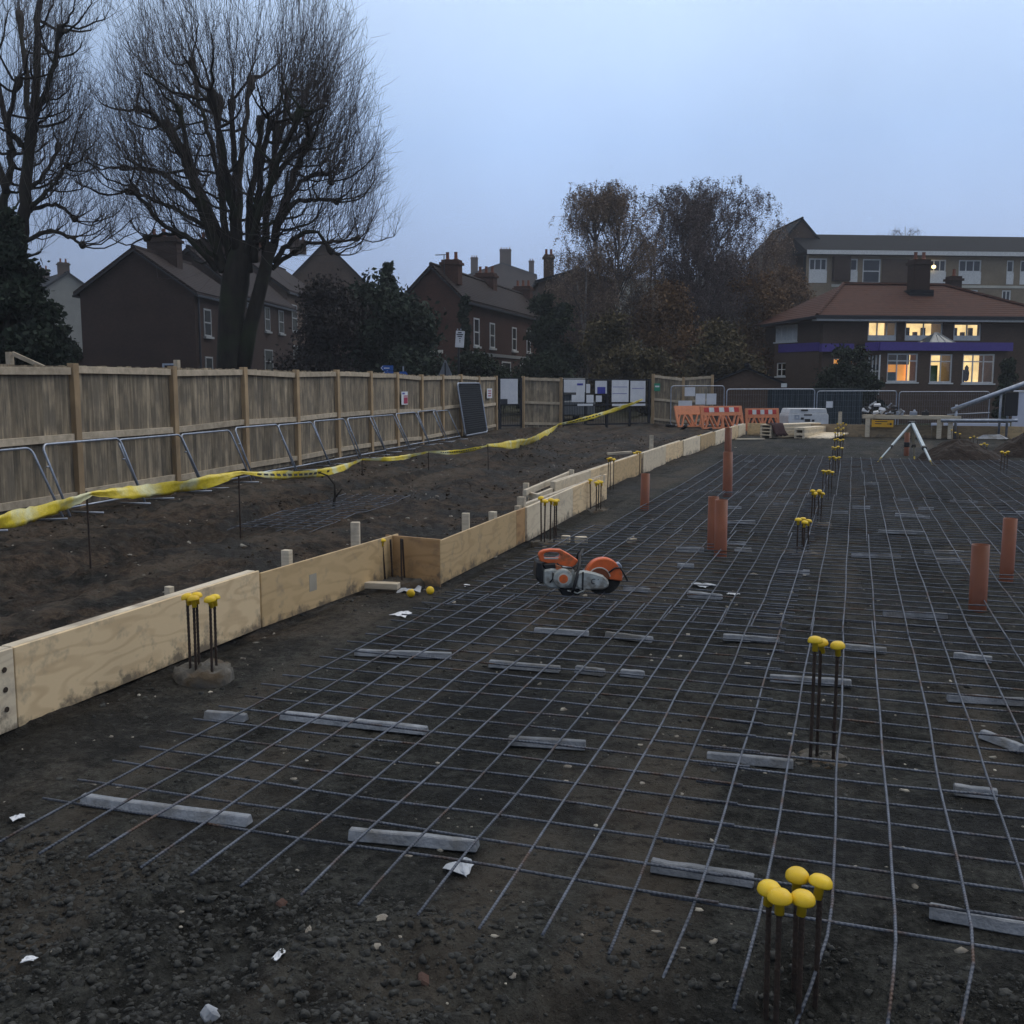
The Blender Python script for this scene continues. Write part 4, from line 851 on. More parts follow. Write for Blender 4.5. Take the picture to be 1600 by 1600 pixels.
# emblem on the belt guard: a hook mark and a dot
ec = S(940, 570); MB().tube([(ec[0]+.02*math.cos(a_), -.117, ec[1]+.018*math.sin(a_)) for a_ in [R(60+25*k) for k in range(10)]], .0028, 5).tube([(ec[0]+.03,-.117,ec[1]+.014),(ec[0]+.036,-.117,ec[1]+.016)], .004, 5).build('emblem', dark_s, sw)
wc = S(1085, 560)
MB().lathe([(.143,-.0022),(.145,0),(.143,.0022)], (wc[0]-.012, -.02, wc[1]+.012), 48, rotY).build('cutting_disc', whe, sw)
def arc(cx, cz, r_, a0, a1, n): return [(cx + r_*math.cos(R(a0+(a1-a0)*k/n)), cz + r_*math.sin(R(a0+(a1-a0)*k/n))) for k in range(n+1)]
MB().prism(arc(wc[0]-.012, wc[1]+.012, .148, -14, 176, 22), -.052, .03).build('wheel_guard', orange_s, sw, bevel=.008)
rp = arc(wc[0]-.05, wc[1]+.0, .088, 12, 168, 16)
MB().tube([(q[0], -.056, q[1]) for q in rp], .005, 6).build('guard_trim', cream_s, sw)
MB().prism(arc(wc[0]-.05, wc[1]-.005, .085, 0, 180, 16), -.058, -.05).build('guard_boss', terracotta, sw, bevel=.003)
fh = [S(870,265), S(820,320), S(790,400), S(745,520), S(715,640), S(700,690)]
MB().tube([(fh[0][0],.10,fh[0][1]),(fh[1][0],.05,fh[1][1]),(fh[2][0],-.06,fh[2][1]),(fh[3][0],-.125,fh[3][1]),(fh[4][0],-.125,fh[4][1]),(fh[5][0],-.11,fh[5][1])], .0125, 10).build('front_handle', dark_s, sw, True)
MB().tube([(fh[0][0],.10,fh[0][1]),(fh[0][0]-.02,.16,fh[0][1]-.03),(fh[2][0]-.02,.17,fh[2][1]-.08),(fh[4][0],.12,fh[4][1]-.02)], .0125, 10).build('front_handle', dark_s, sw, True)
MB().tube([(S(650,670)[0],-.10,S(650,670)[1]),(S(760,700)[0],-.115,S(760,700)[1]),(S(850,660)[0],-.11,S(850,660)[1])], .006, 6).build('foot_bar', grey_s, sw, True)
MB().prism(shp([(560,650),(800,660),(800,735),(600,740)]), -.08, .08).build('base', dark_s, sw, bevel=.01)
MB().prism(shp([(1195,395),(1245,385),(1275,430),(1260,470),(1215,450)]), -.05, .01).build('water_fitting', galv, sw, bevel=.006)
MB().tube([(S(1120,490)[0],-.06,S(1120,490)[1]),(S(1190,440)[0],-.062,S(1190,440)[1]),(S(1250,440)[0],-.055,S(1250,440)[1]),(S(1290,500)[0],-.055,S(1290,500)[1]),(S(1332,585)[0],-.06,S(1332,585)[1])], .007, 7).build('water_hose', dark_s, sw, True)
MB().tube([(S(540,378)[0],-.05,S(540,378)[1]),(S(610,425)[0],-.07,S(610,425)[1]),(S(700,432)[0],-.07,S(700,432)[1]),(S(760,395)[0],-.06,S(760,395)[1])], .006, 6).build('water_hose', dark_s, sw, True)
MB().tube([(S(490,470)[0],-.085,S(490,470)[1]),(S(490,540)[0],-.09,S(490,540)[1]),(S(455,580)[0],-.09,S(455,580)[1])], .006, 6).build('fuel_line', dark_s, sw, True)

# ================================================================== LITTER AND OFFCUTS NEAR BY
old_brick = mat('dirty_brick', (.11,.055,.042), (.05,.032,.026), rough=.95, scale=14, bump=.4)
def crumple(name, label, px, py, w, m_, seed, cat='litter', h=.5, n=7, asp=1.0):
    rs_ = random.Random(seed); p_ = U(px, py); z = gz(p_.x, p_.y); vs = []; fs = []
    for i_ in range(n):
        for j in range(n):
            x = (i_/(n-1)-.5)*w*(1+.10*rs_.uniform(-1,1)) + .25*(j/(n-1)-.5)*w*rs_.choice((.6,1)); y = (j/(n-1)-.5)*w*asp*(1+.10*rs_.uniform(-1,1))*(1-.5*(i_/(n-1))*(seed%2)); e = 1-((2*i_/(n-1)-1)**2+(2*j/(n-1)-1)**2)/2
            vs.append((x, y, .01 + w*h*.5*e*rs_.random() + .02*w*rs_.random()))
    for i_ in range(n-1):
        for j in range(n-1): fs.append((i_*n+j, (i_+1)*n+j, (i_+1)*n+j+1, i_*n+j+1))
    o = MB().add(vs, fs).build(name, m_, None, loc=(p_.x, p_.y, z), rz=rs_.uniform(0,3), fix=False); so = o.modifiers.new('thickness','SOLIDIFY'); so.thickness = .0025
    return tag(o, label, cat)
film = mat('thin_plastic', (.55,.58,.63), (.40,.43,.48), rough=.3, scale=12, bump=.3)
crumple('plastic_bag', 'crumpled pale plastic bag below the cracked spacer', 722, 1358, .11, film, 3, h=.35)
crumple('paper_scrap', 'folded white paper at the mesh edge below the inner corner', 630, 962, .15, paper, 5, h=.3)
crumple('paper_scrap', 'tiny white scrap beside the mesh above the folded paper', 729, 914, .06, paper, 8)
crumple('plastic_wrapping', 'pale crumpled wrapping in the rubble at the return panel', 640, 915, .2, film, 12, h=.7)
crumple('paper_scrap', 'torn white scrap on the front gravel', 437, 1503, .055, paper, 14, asp=.4)
crumple('paper_scrap', 'curled cream scrap lying on gravel near the bar ends', 483, 1468, .04, pale_m, 17, asp=.5)
crumple('paper_scrap', 'small blue-white scrap at the lower left frame edge', 46, 1495, .035, paper, 19)
crumple('plastic_wrapping', 'white film tangled in the mesh right of the saw', 1097, 917, .16, film, 21, h=.3)
crumple('paper_scrap', 'white scrap under the mesh right of the spacer by the saw', 1146, 930, .07, paper, 22)
crumple('paper_scrap', 'pale scrap at the left mesh edge near the frame', 28, 1283, .05, paper, 25)
for k, (px, py, s_, m_, tx) in enumerate([(884,847,(.09,.06,.08),timber_pale,'white cut block on soil behind the saw, left of two'),(908,848,(.13,.07,.07),timber_pale,'white cut block on soil behind the saw, right of two'),(987,848,(.10,.06,.06),timber_pale,'small white block sitting on the mesh behind the saw blade'),(440,1420,(.04,.03,.02),old_brick,'red brick fragment on the front gravel beside bar ends'),(662,1531,(.055,.035,.02),old_brick,'flat reddish brick piece on the soil at the bottom'),(330,1588,(.05,.045,.035),concrete,'grey lump of concrete at the bottom edge'),(520,868,(.06,.07,.05),concrete,'grey stone at the foot of the grey-patched panel')]):
    p_ = U(px, py); mb = MB().box((0,0,s_[2]/2), s_, Matrix.Rotation(.15*k, 3, 'X')); tag(mb.build('rubble_block', m_, None, loc=(p_.x, p_.y, gz(p_.x, p_.y)-.005), rz=.5*k, bevel=.006), tx, 'block')
# bent black cable stub in the soil
p_ = U(520, 795); tag(MB().tube([(.0,0,-.05),(.03,.02,.18),(.02,.03,.33),(-.08,.02,.45),(-.22,.0,.5)], [.02,.018,.015,.012,.008], 7).tube([(.03,.02,.15),(.12,.05,.27)], .012, 6).build('root_stub', bark, None, True, loc=(p_.x, p_.y, gz(p_.x, p_.y))), 'dark bent root sticking out of the soil beyond the loose mesh', 'root')
# ================================================================== FAR SIDE OF THE SITE
orange_b = plain('barrier_orange', (.70,.25,.12), .5); white_r = plain('barrier_white', (.72,.72,.72), .5); red_r = plain('barrier_red', (.55,.04,.035), .5)
def xbarrier(label, pa, pb, dep, lean, H=.95, strip=True):
    a = D(pa, 670, dep[0]); b = D(pb, 670, dep[1]); d = b-a; d.z = 0; L = d.length; an = math.atan2(d.y, d.x); z = min(gz(a.x,a.y), gz(b.x,b.y))
    t = thing('plastic_barrier', label, 'barrier', (a.x, a.y, z), 0, 'orange plastic barriers'); t.rotation_euler = (-lean, 0, an)
    mb = MB().bx(0,L,-.03,.03,H*.62,H).bx(0,L,-.03,.03,.10,.16)
    for x in (.04, L-.04, L*.5): mb.bx(x-.05,x+.05,-.028,.028,.16,H*.72)
    n = max(4, int(L/.16))
    for k in range(n):
        x = L*(k+.5)/n; s_ = .09 if k % 4 < 2 else -.09
        mb.bar((x-s_,0,.15),(x+s_,0,H*.63),.05,.085,up=(0,1,0))
    mb.build('panel', orange_b, t, bevel=.006)
    if strip:
        w = L*.84/7
        for k in range(7): MB().bx(L*.08+w*k+.002, L*.08+w*(k+1)-.002, -.036,-.0305, H*.76, H*.94).build('reflective_strip', red_r if k % 2 == 0 else white_r, t)
    for x in (.15, L-.25): MB().bx(x,x+.1,-.28,.28,0,.098).build('foot', black_m, t, bevel=.01)
xbarrier('orange plastic barrier without a strip, leaning at the left of the group', 1060, 1108, (37.8,38.2), R(25), strip=False)
xbarrier('orange plastic barrier with red and white strip, middle of the group', 1098, 1163, (37.2,37.9), R(14))
xbarrier('orange plastic barrier with red and white strip, at the right of the group', 1166, 1218, (38.4,38.8), R(8))
def heras(label, pa, pb, dep, ytop, step=.11):
    a = D(pa, 640, dep[0]); b = D(pb, 640, dep[1]); d = b-a; d.z = 0; L = d.length; zt = D((pa+pb)/2, ytop, sum(dep)/2).z; zb = gz(a.x, a.y) + .08
    t = thing('site_fence_panel', label, 'fence panel', (a.x, a.y, 0), math.atan2(d.y, d.x), 'galvanised mesh site fence panels')
    wire_panel(t, 0, L, zb, zt, .0026, .021, step, galv, vs=.25)
    for x in (0, L): MB().bx(x-.11,x+.11,-.3,.3,zb-.1,zb+.03).build('fence_foot', black_m, t, bevel=.01)
heras('galvanised site fence panel with white notices in front of the timber fence', 1048, 1131, (41.2,41.6), 603)
heras('galvanised round-cornered site fence panel in front of the brick garage', 1135, 1272, (41.4,42.6), 608)
heras('galvanised site fence panel in front of the dark shrubs', 1276, 1400, (42.8,43.6), 611)
heras('galvanised site fence panel in front of the house bay windows', 1404, 1545, (43.6,44.4), 612)
PH = Plane(D(1048,640,41.2).xy.to_3d(), math.atan2((D(1131,640,41.6)-D(1048,640,41.2)).y, (D(1131,640,41.6)-D(1048,640,41.2)).x))
for tx, xa, xb, ya, yb2 in [('white square notice highest on the site fence',1070,1086,605,619),('white square notice, left of the pair on the site fence',1087,1102,615,632),('white square notice, right of the pair on the site fence',1104,1119,615,632),('white notice board low at the left of the site fence',1060,1081,626,643)]:
    a = PH.xz(xa, ya, -.05); b = PH.xz(xb, yb2, -.05); notice(tx, PH, a[0], b[0], b[1], a[1], -.05)
PH2 = Plane(D(1276,640,42.8).xy.to_3d(), math.atan2((D(1400,640,43.6)-D(1276,640,42.8)).y, (D(1400,640,43.6)-D(1276,640,42.8)).x))
a = PH2.xz(1291,627,-.05); b = PH2.xz(1301,637,-.05); notice('small white notice on the site fence before the dark shrubs', PH2, a[0], b[0], b[1], a[1], -.05)

# white site generator
g0 = D(1232, 650, 38.6); g1 = D(1295, 650, 38.9); gd = g1-g0; gl_ = gd.xy.length; gen = thing('site_generator', 'white boxy site generator behind the far shutter', 'generator', (g0.x, g0.y, 0), math.atan2(gd.y, gd.x))
gzt = D(1264, 638, 38.8).z; zb0 = gz(g0.x, g0.y)
white_g = plain('generator_white', (.66,.68,.72), .45)
MB().prism([(0,zb0),(gl_,zb0),(gl_,gzt-.28),(gl_-.04,gzt-.2),(.02,gzt-.2),(0,gzt-.28)], 0, .8).build('cabinet', white_g, gen, bevel=.015)
MB().prism([(.03,gzt-.197),(gl_-.05,gzt-.197),(gl_-.09,gzt-.01),(.10,gzt)], .03, .77).build('lid', white_g, gen, bevel=.02)
for x0, x1, z0, z1 in ((.50,.78,-.10,-.04),(.62,.95,-.27,-.22),(.5,.62,-.42,-.34),(.66,.88,-.5,-.4),(.95,1.05,-.5,-.42)): MB().bx(x0,x1,-.012,-.002,gzt+z0,gzt+z1).build('vent', dark_s, gen)
MB().ring([(.25,gzt-.25),(.43,gzt-.25),(.43,gzt-.40),(.25,gzt-.40)], [(.28,gzt-.28),(.40,gzt-.28),(.40,gzt-.37),(.28,gzt-.37)], -.015, -.002).build('control_frame', galv, gen)
# dark blue corrugated container
c0 = D(1207, 640, 45.5); c1 = D(1345, 640, 46.5); cd = c1-c0; cl = cd.xy.length; cont = thing('steel_container', 'dark blue-green corrugated steel container beside the brick garage', 'container', (c0.x, c0.y, 0), math.atan2(cd.y, cd.x))
blue_c = plain('container_paint', (.016,.030,.040), .6); zt = D(1240, 611, 45.5).z; zb = gz(c0.x, c0.y); poly = []
x = 0.0
while x < cl: poly += [(x,0),(x+.1,0),(x+.14,.05),(x+.24,.05)]; x += .28
mb = MB(); n = len(poly); vs = [(q[0],q[1],zb) for q in poly] + [(q[0],q[1],zt) for q in poly]; mb.add(vs, [(k,k+1,n+k+1,n+k) for k in range(n-1)])
mb.build('corrugated_side', blue_c, cont); MB().bx(-.02,cl+.1,-.03,2.3,zt+.002,zt+.1).build('roof_rail', blue_c, cont); MB().bx(0,cl,.12,2.25,zb,zt-.002).build('core', blue_c, cont); MB().bx(-.05,-.003,-.03,2.3,zb,zt).build('end_post', blue_c, cont)

# stacks of boards
def stack(label, px0, px1, ytop, ybase, n, L, rot, gap=.05, cloth=False):
    b = U((px0+px1)/2, ybase); dep = dep_of(b); w = (px1-px0)/1600*dep; h_ = D(px0, ytop, dep).z - 0; t = thing('timber_stack', label, 'timber stack', (b.x, b.y, .0), rot); th = (h_ - gap*n)/n
    for k in range(n):
        z = (th+gap)*k
        for x in (-w*.5+.04, w*.5-.04): MB().bx(x-.035,x+.035,.01,L-.01,z,z+gap-.002).build('bearer', timber_pale, t)
        MB().bx(-w/2,w/2,0,L,z+gap,z+gap+th-.002).build('board', ply_grey, t, bevel=.004)
    return t, w, h_
st, w_, h_ = stack('stack of pale boards with dark cloth hanging over its side', 1185, 1207, 663, 684, 4, 2.6, YAW - R(52), .07)
cloth_m = plain('dark_red_cloth', (.045,.02,.024), .9, scale=20)
vs = []; fs = []
for i_ in range(9):
    for j in range(7):
        u_ = i_/8; x = w_*.1 + u_*w_*.75; z = h_+.03 if u_ < .5 else h_+.03-(u_-.5)*2*h_*.9
        vs.append((x + (.05+.03*math.sin(j*2.1+i_))*(u_ > .4), -.05+j*.1 + .03*math.sin(i_*1.7+j), z + .015*math.sin(j*3+i_)))
for i_ in range(8):
    for j in range(6): fs.append((i_*7+j,(i_+1)*7+j,(i_+1)*7+j+1,i_*7+j+1))
o = MB().add(vs, fs).build('dark_cloth', cloth_m, None, True, loc=st.location, rz=st.rotation_euler[2], fix=False); o.modifiers.new('t','SOLIDIFY').thickness = .02; tag(o, 'dark red-brown cloth draped over the board stack', 'cloth')
stack('low stack of two pale boards in the middle of the far slab', 1240, 1257, 668, 685, 2, 3.0, YAW - R(38), .09)
p_ = U(1285, 684); tag(MB().box((0,0,.05),(1.1,1.6,.04),Matrix.Rotation(R(4),3,'X')).build('plywood_sheet', ply_grey, None, loc=(p_.x,p_.y,.02), rz=YAW-R(38), bevel=.004), 'loose pale sheet lying right of the low board stack', 'sheet')
p_ = U(1172, 688); tag(MB().box((0,0,.03),(.9,.14,.04)).build('timber_offcut', timber_pale, None, loc=(p_.x,p_.y,.01), rz=YAW+.1), 'small plank on the far slab left of the board stacks', 'plank')
p_ = U(1312, 664, .3); tag(MB().bx(-.06,.06,-.05,.05,0,.75).build('timber_stake', timber_pale, None, loc=(p_.x,p_.y+.2,0), bevel=.004), 'stake at the far end of the row of capped bars', 'stake')

# trestle with debris, sign, tripod
tr0 = D(1348, 650, 33.2); tr1 = D(1502, 650, 31.8); td = tr1-tr0; tl = td.xy.length; tre = thing('timber_trestle', 'long pale timber trestle bench behind the tripod', 'trestle', (tr0.x, tr0.y, 0), math.atan2(td.y, td.x)); tz_ = D(1348, 648, 33.2).z
MB().bx(0,tl,-.06,-.01,tz_-.12,tz_).build('front_rail', timber_pale, tre, bevel=.004); MB().bx(-.02,tl*.9,-.005,.5,tz_-.05,tz_-.002).build('bench_top', rail_m, tre, bevel=.004)
for x in (.17, tl*.79, tl*.90): MB().bx(x-.07,x+.07,-.055,.03,0,tz_-.125).build('leg', timber_pale, tre, bevel=.004)
for x in (.2, tl*.8): MB().bx(x-.04,x+.04,.42,.5,0,tz_-.06).build('leg', timber_pale, tre, bevel=.004)
sg = thing('yellow_sign', 'yellow rectangular sign with dark print under the left end of the trestle', 'sign', tre.matrix_basis @ Vector((0,0,0)), tre.rotation_euler[2])
sx0 = .30; sz1 = D(1376, 656, 33).z; sz0 = D(1376, 667, 33).z; yel_s = plain('sign_yellow', (.78,.42,.03), .5)
sg.location = tre.location + Vector((math.cos(sg.rotation_euler[2])*sx0, math.sin(sg.rotation_euler[2])*sx0, 0))
MB().bx(0,.66,-.085,-.07,sz0,sz1).build('plate', yel_s, sg); 
for k, (a_, b_) in enumerate(((.1,.48),(.1,.3))): MB().bx(a_,b_,-.089,-.086,sz1-.06-.07*k,sz1-.035-.07*k).build('print', ink, sg)
MB().lathe([(.035,0),(.035,.003)], (.58,-.0865,(sz0+sz1)/2-.01), 14, rotY).build('arrow_head', ink, sg); MB().bx(.47,.56,-.089,-.086,(sz0+sz1)/2-.02,(sz0+sz1)/2).build('arrow_shaft', ink, sg)
rs_ = random.Random(9); deb = thing('debris_heap', 'tangled heap of pale rags and grey scraps on the trestle', 'debris', tre.location + Vector((math.cos(sg.rotation_euler[2])*.35, math.sin(sg.rotation_euler[2])*.35, tz_)), sg.rotation_euler[2])
cols_ = [film, galv, paper, dark_s, concrete]
for k in range(26):
    x = rs_.uniform(-.3,.95); hh = max(.06,.42-.35*abs(x-.15)); z = rs_.uniform(0,hh); s_ = rs_.uniform(.08,.24)
    MB().box((x, rs_.uniform(.0,.35), z+.03), (s_, s_*rs_.uniform(.3,.9), s_*rs_.uniform(.15,.6)), Matrix.Rotation(rs_.uniform(-1,1),3,'Y') @ Matrix.Rotation(rs_.uniform(-1,1),3,'X')).build('scrap', cols_[k % 5], deb, bevel=.01)
for k, (dx, tx) in enumerate(((tl*.42,'grey box lying on the middle of the trestle'),(tl*.56,'small grey clamp lying right of the middle of the trestle'),(tl*.68,'low dark scrap near the right end of the trestle'))):
    tag(MB().box((0,0,.06),(.22,.18,.12)).lathe([(.05,.12),(.03,.18)],(0.03,0,0),8).build('tool_box', galv if k != 2 else dark_s, None, loc=tre.location + Vector((math.cos(sg.rotation_euler[2])*dx, math.sin(sg.rotation_euler[2])*dx, tz_-.002)) + Vector((-.1,.15,0)), bevel=.01), tx, 'box')
tap = D(1425, 660, 23.6); tri = thing('survey_tripod', 'surveying tripod with two pale legs and one dark leg at the back of the mesh', 'tripod', (tap.x, tap.y, 0)); ap = Vector((0,0,tap.z))
pale_leg = plain('tripod_leg_pale', (.52,.60,.66), .45); wood_leg = plain('tripod_leg_dark', (.07,.065,.05), .6); yel_leg = plain('tripod_toe', (.5,.38,.05), .5)
for px, py, m_, w in ((1371,722,pale_leg,.045),(1429,720,wood_leg,.07),(1457,727,pale_leg,.07)):
    f_ = U(px, py) - Vector((tap.x,tap.y,0)); f_.z = 0; d = (f_-ap)
    lg = MB().bar(ap + d*.03, ap + d*.62, w, w*.8).bar(ap + d*.60, ap + d*.90, w*.6, w*.55).build('leg', m_, tri, bevel=.004)
    MB().tube([ap + d*.895, ap + d*1.0], [.02,.008], 8).build('toe', yel_leg, lg); MB().bar(ap + d*.6, ap + d*.635, w*1.25, w*1.1).build('clamp', dark_s, lg)
MB().lathe([(.05,-.05),(.09,-.02),(.09,.015),(.03,.03)], ap, 14).build('head', dark_s, tri)
# soil heaps
def heap(label, px, ybase, w, h_, seed, dd=.8):
    p_ = U(px, ybase); n = 60; m_ = 34; vs = []; fs = []
    for i_ in range(m_):
        r_ = i_/(m_-1)
        for j in range(n):
            a_ = 2*math.pi*j/n; x = r_*math.cos(a_)*w*(1+.12*math.sin(3*a_+seed)); y = r_*math.sin(a_)*w*dd
            z = h_*max(0,(1-r_**1.35)) * (1 + .6*float(vn(x*1.8+seed, y*1.8))) + (.14*float(vn(x*4.3, y*4.3+seed)) + .08*float(vn(x*11, y*11+seed)))*(1-r_)**.3 - .02
            vs.append((x,y,z))
    for i_ in range(m_-1):
        for j in range(n): fs.append((i_*n+j, (i_+1)*n+j, (i_+1)*n+(j+1)%n, i_*n+(j+1)%n))
    o = MB().add(vs, fs).build('soil_heap', mat('heap_soil', (.042,.028,.022), (.018,.014,.012), rough=.95, scale=14, bump=.9, bscale=26), None, False, loc=(p_.x, p_.y + w*dd*.7, 0), rz=YAW)
    return tag(o, label, 'soil heap')
heap('dark brown soil heap right of the surveying tripod', 1503, 725, .98, .66, 1, .7)
heap('larger soil heap cut off by the right frame edge', 1660, 716, 1.6, .85, 5, .6)
p_ = U(1548, 700); tag(MB().add([(-.4,-.1,0),(.35,-.15,0),(.45,.2,0),(-.3,.25,0),(-.2,0,.1),(.2,.05,.12)], [(0,1,5,4),(1,2,5),(2,3,4,5),(3,0,4),(0,3,2,1)]).build('broken_slab', concrete, None, loc=(p_.x,p_.y,.25)), 'pale broken slab lying between the soil heaps', 'slab')
# loading ramp / pipe on a frame at the right, blue-white panel
ra = D(1487, 641, 32.2); rb = D(1640, 585, 31.0); rm = thing('sloping_tube', 'long grey tube sloping up to the right frame edge over a tubular frame', 'tube', (ra.x, ra.y, 0)); O_ = Vector((ra.x, ra.y, 0))
MB().tube([ra-O_, rb-O_], .075, 12).build('tube', galv, rm, True)
for px in (1566, 1578):
    k = (px-1487)/153; b = ra.lerp(rb, k)-O_; MB().tube([(b.x,b.y,0), (b.x,b.y,b.z-.07)], .035, 8).build('stand_leg', galv, rm, True)
b = ra.lerp(rb,.05)-O_; MB().tube([(b.x,b.y,.0),(b.x,b.y,b.z+.12)], .04, 8).build('stand_leg', galv, rm, True)
q0 = D(1470,657,31.9)-O_; q1 = D(1590,657,31.2)-O_; MB().tube([q0,q1], .05, 8).build('lower_rail', galv, rm, True); q0 = D(1480,648,32.4)-O_; q1 = D(1547,645,32)-O_; MB().tube([q0,q1], .02, 8).build('thin_rail', galv, rm, True)
q0 = D(1572,612,31.3)-O_; q1 = D(1590,650,31.2)-O_; MB().bx(q0.x,q1.x,q0.y,q0.y+.2,q1.z,q0.z).build('motor_box', dark_s, rm, bevel=.02)
pal = mat('pale_blue_board', (.56,.60,.72), (.50,.54,.66), rough=.5, scale=2, bump=.02)
q0 = D(1580,676,33.4); q1 = D(1690,676,33.0); wp = thing('white_board', 'tall blue-white sheet board at the right frame edge', 'board', (q0.x,q0.y,0), math.atan2((q1-q0).y,(q1-q0).x)); MB().bx(0,(q1-q0).xy.length,0,.04,0,D(1585,610,33.4).z).build('sheet', pal, wp, bevel=.01)
MB().bx(0,(q1-q0).xy.length,-.03,-.002,D(1585,610,33.4).z-.06,D(1585,610,33.4).z-.02).build('edge_trim', white_p, wp)
q0 = D(1455,670,38.2); q1 = D(1578,670,38.0); wp = thing('white_board', 'long low blue-white board lying behind the far shutter', 'board', (q0.x,q0.y,0), math.atan2((q1-q0).y,(q1-q0).x)); MB().bx(0,(q1-q0).xy.length,0,.05,.1,D(1500,661,38.1).z).build('sheet', pal, wp, bevel=.01)
MB().bx(0,(q1-q0).xy.length,-.02,.07,.0,.098).build('bearer', timber_pale, wp)
# ================================================================== BUILDINGS
def wall_holes(par, name, x0, x1, z0, z1, holes, y, th, m_):       # wall in local xz with real openings
    xs = sorted({x0, x1, *[h[0] for h in holes], *[h[1] for h in holes]}); mb = MB()
    for a, b in zip(xs[:-1], xs[1:]):
        hs = sorted([(h[2], h[3]) for h in holes if h[0] <= a + 1e-6 and h[1] >= b - 1e-6]); z = z0
        for c, d in hs:
            if c > z: mb.bx(a, b, y, y+th, z, c)
            z = d
        if z1 > z: mb.bx(a, b, y, y+th, z, z1)
    o = mb.build(name, m_, par)
    bm = bmesh.new(); bm.from_mesh(o.data); bmesh.ops.remove_doubles(bm, verts=bm.verts, dist=.0005); bm.to_mesh(o.data); bm.free(); return o
def window(par, x0, x1, z0, z1, y, cols=2, rows=1, fm=None, pane=None, fw=.06, sill=True, trans=None, w_label=None):
    fm = fm or white_p; mb = MB(); 
    mb.bx(x0,x0+fw,y,y+.06,z0,z1).bx(x1-fw,x1,y,y+.06,z0,z1).bx(x0+fw,x1-fw,y,y+.06,z0,z0+fw).bx(x0+fw,x1-fw,y,y+.06,z1-fw,z1)
    o = mb.build('window', fm, par); ms = MB()
    for k in range(1, cols): x = x0+(x1-x0)*k/cols; ms.bx(x-fw*.4,x+fw*.4,y+.005,y+.055,z0+fw,z1-fw)
    for k in range(1, rows): z = z0+(z1-z0)*k/rows; ms.bx(x0+fw,x1-fw,y+.008,y+.052,z-fw*.4,z+fw*.4)
    if trans: z = z0+(z1-z0)*trans; ms.bx(x0+fw,x1-fw,y+.008,y+.052,z-fw*.4,z+fw*.4)
    if ms.v: ms.build('glazing_bar', fm, o)
    MB().bx(x0+fw*.5,x1-fw*.5,y+.03,y+.036,z0+fw*.5,z1-fw*.5).build('pane', pane or pane_dark, o)
    if sill: MB().bx(x0-.06,x1+.06,y-.14,y-.003,z0-.08,z0-.003).build('sill', fm, o)
    return o
def chimney(par, x, y, z0, z1, w, d, m_, pots=2):
    o = MB().bx(x-w/2,x+w/2,y-d/2,y+d/2,z0,z1-.3).bx(x-w/2-.1,x+w/2+.1,y-d/2-.1,y+d/2+.1,z1-.298,z1-.15).bx(x-w/2,x+w/2,y-d/2,y+d/2,z1-.148,z1).build('chimney', m_, par)
    for k in range(pots): MB().lathe([(.13,0),(.15,.06),(.11,.1),(.10,.42),(.12,.46)], (x-w/2+w*(k+.5)/pots, y, z1), 8).build('chimney_pot', terracotta, o)
    return o
def gable_house(name, label, o, ang, W, L, h, rise, wall_m, roof_m, front='x+', cat='house', over=.25, th=.16):
    # local: gable end along x (0..W) at y=0, ridge runs away along +y (0..L)
    t = thing(name, label, cat, o, ang); mb = MB().prism([(0,0),(W,0),(W,h),(W/2,h+rise),(0,h)], 0, L); mb.build('wall', wall_m, t)
    s_ = rise/(W/2); 
    for sg_ in (-1, 1):
        xe = W/2 + sg_*(W/2+over); ze = h - over*s_; a = (W/2, h+rise+.06); b = (xe, ze+.06)
        nx = -.14*s_*sg_/math.hypot(1,s_)*-1; pl = [a, b, (b[0], b[1]+th), (a[0], a[1]+th)]
        MB().prism(pl, -over, L+over).build('roof', roof_m, t)
        MB().prism([(a[0], a[1]-th*.62), (b[0], b[1]-th*.62), (b[0], b[1]-.003), (a[0], a[1]-.003)], -over-.03, -over+.01).build('bargeboard', dark_s, t)
        MB().bx(xe-.06 if sg_ < 0 else xe-.06, xe+.06, -over, L+over, ze-.06, ze+.055).build('gutter', black_m, t)
    MB().tube([(W/2,-over,h+rise+.2),(W/2,L+over,h+rise+.2)], .12, 8).build('ridge', roof_m, t)
    return t
# --- left terrace (gable facing the site)
PA = D(132, 600, 56); PB = D(313, 600, 56); aA = math.atan2((PB-PA).y, (PB-PA).x); WA = (PB-PA).xy.length; zA = 1.1
eA = D(132,458,56).z - zA; rA = D(215,393,56).z - zA - eA
hA = gable_house('brick_house', 'dark brick end house with wide blank gable and chimney behind the left fence', (PA.x, PA.y, zA), aA - R(4), WA, 7.5, eA, rA, brick_dark, tile_brown)
chimney(hA, WA*.55, 3.2, eA+rA-.6, eA+rA+1.15, 1.7, .8, brick_dark, 3)
def side_windows(t, W, L, h, rows, m_=dim_paint):      # windows on the +x flank, built as boxes set in the wall
    for (y0, y1, z0, z1) in rows:
        mb = MB().bx(W+.002,W+.05,y0,y0+.09,z0,z1).bx(W+.002,W+.05,y1-.09,y1,z0,z1).bx(W+.002,W+.05,y0+.09,y1-.09,z0,z0+.09).bx(W+.002,W+.05,y0+.09,y1-.09,z1-.09,z1).bx(W+.002,W+.045,y0+.09,y1-.09,(z0+z1)/2-.04,(z0+z1)/2+.04)
        o = mb.build('window', m_, t); MB().bx(W-.01,W+.02,y0+.05,y1-.05,z0+.05,z1-.05).build('pane', pane_dark, o); MB().bx(W+.002,W+.16,y0-.08,y1+.08,z0-.12,z0-.003).build('sill', m_, o)
side_windows(hA, WA, 7.5, eA, [(1.2,2.3,3.2,4.7),(4.6,5.7,3.2,4.7),(1.2,2.3,.6,2.1)])
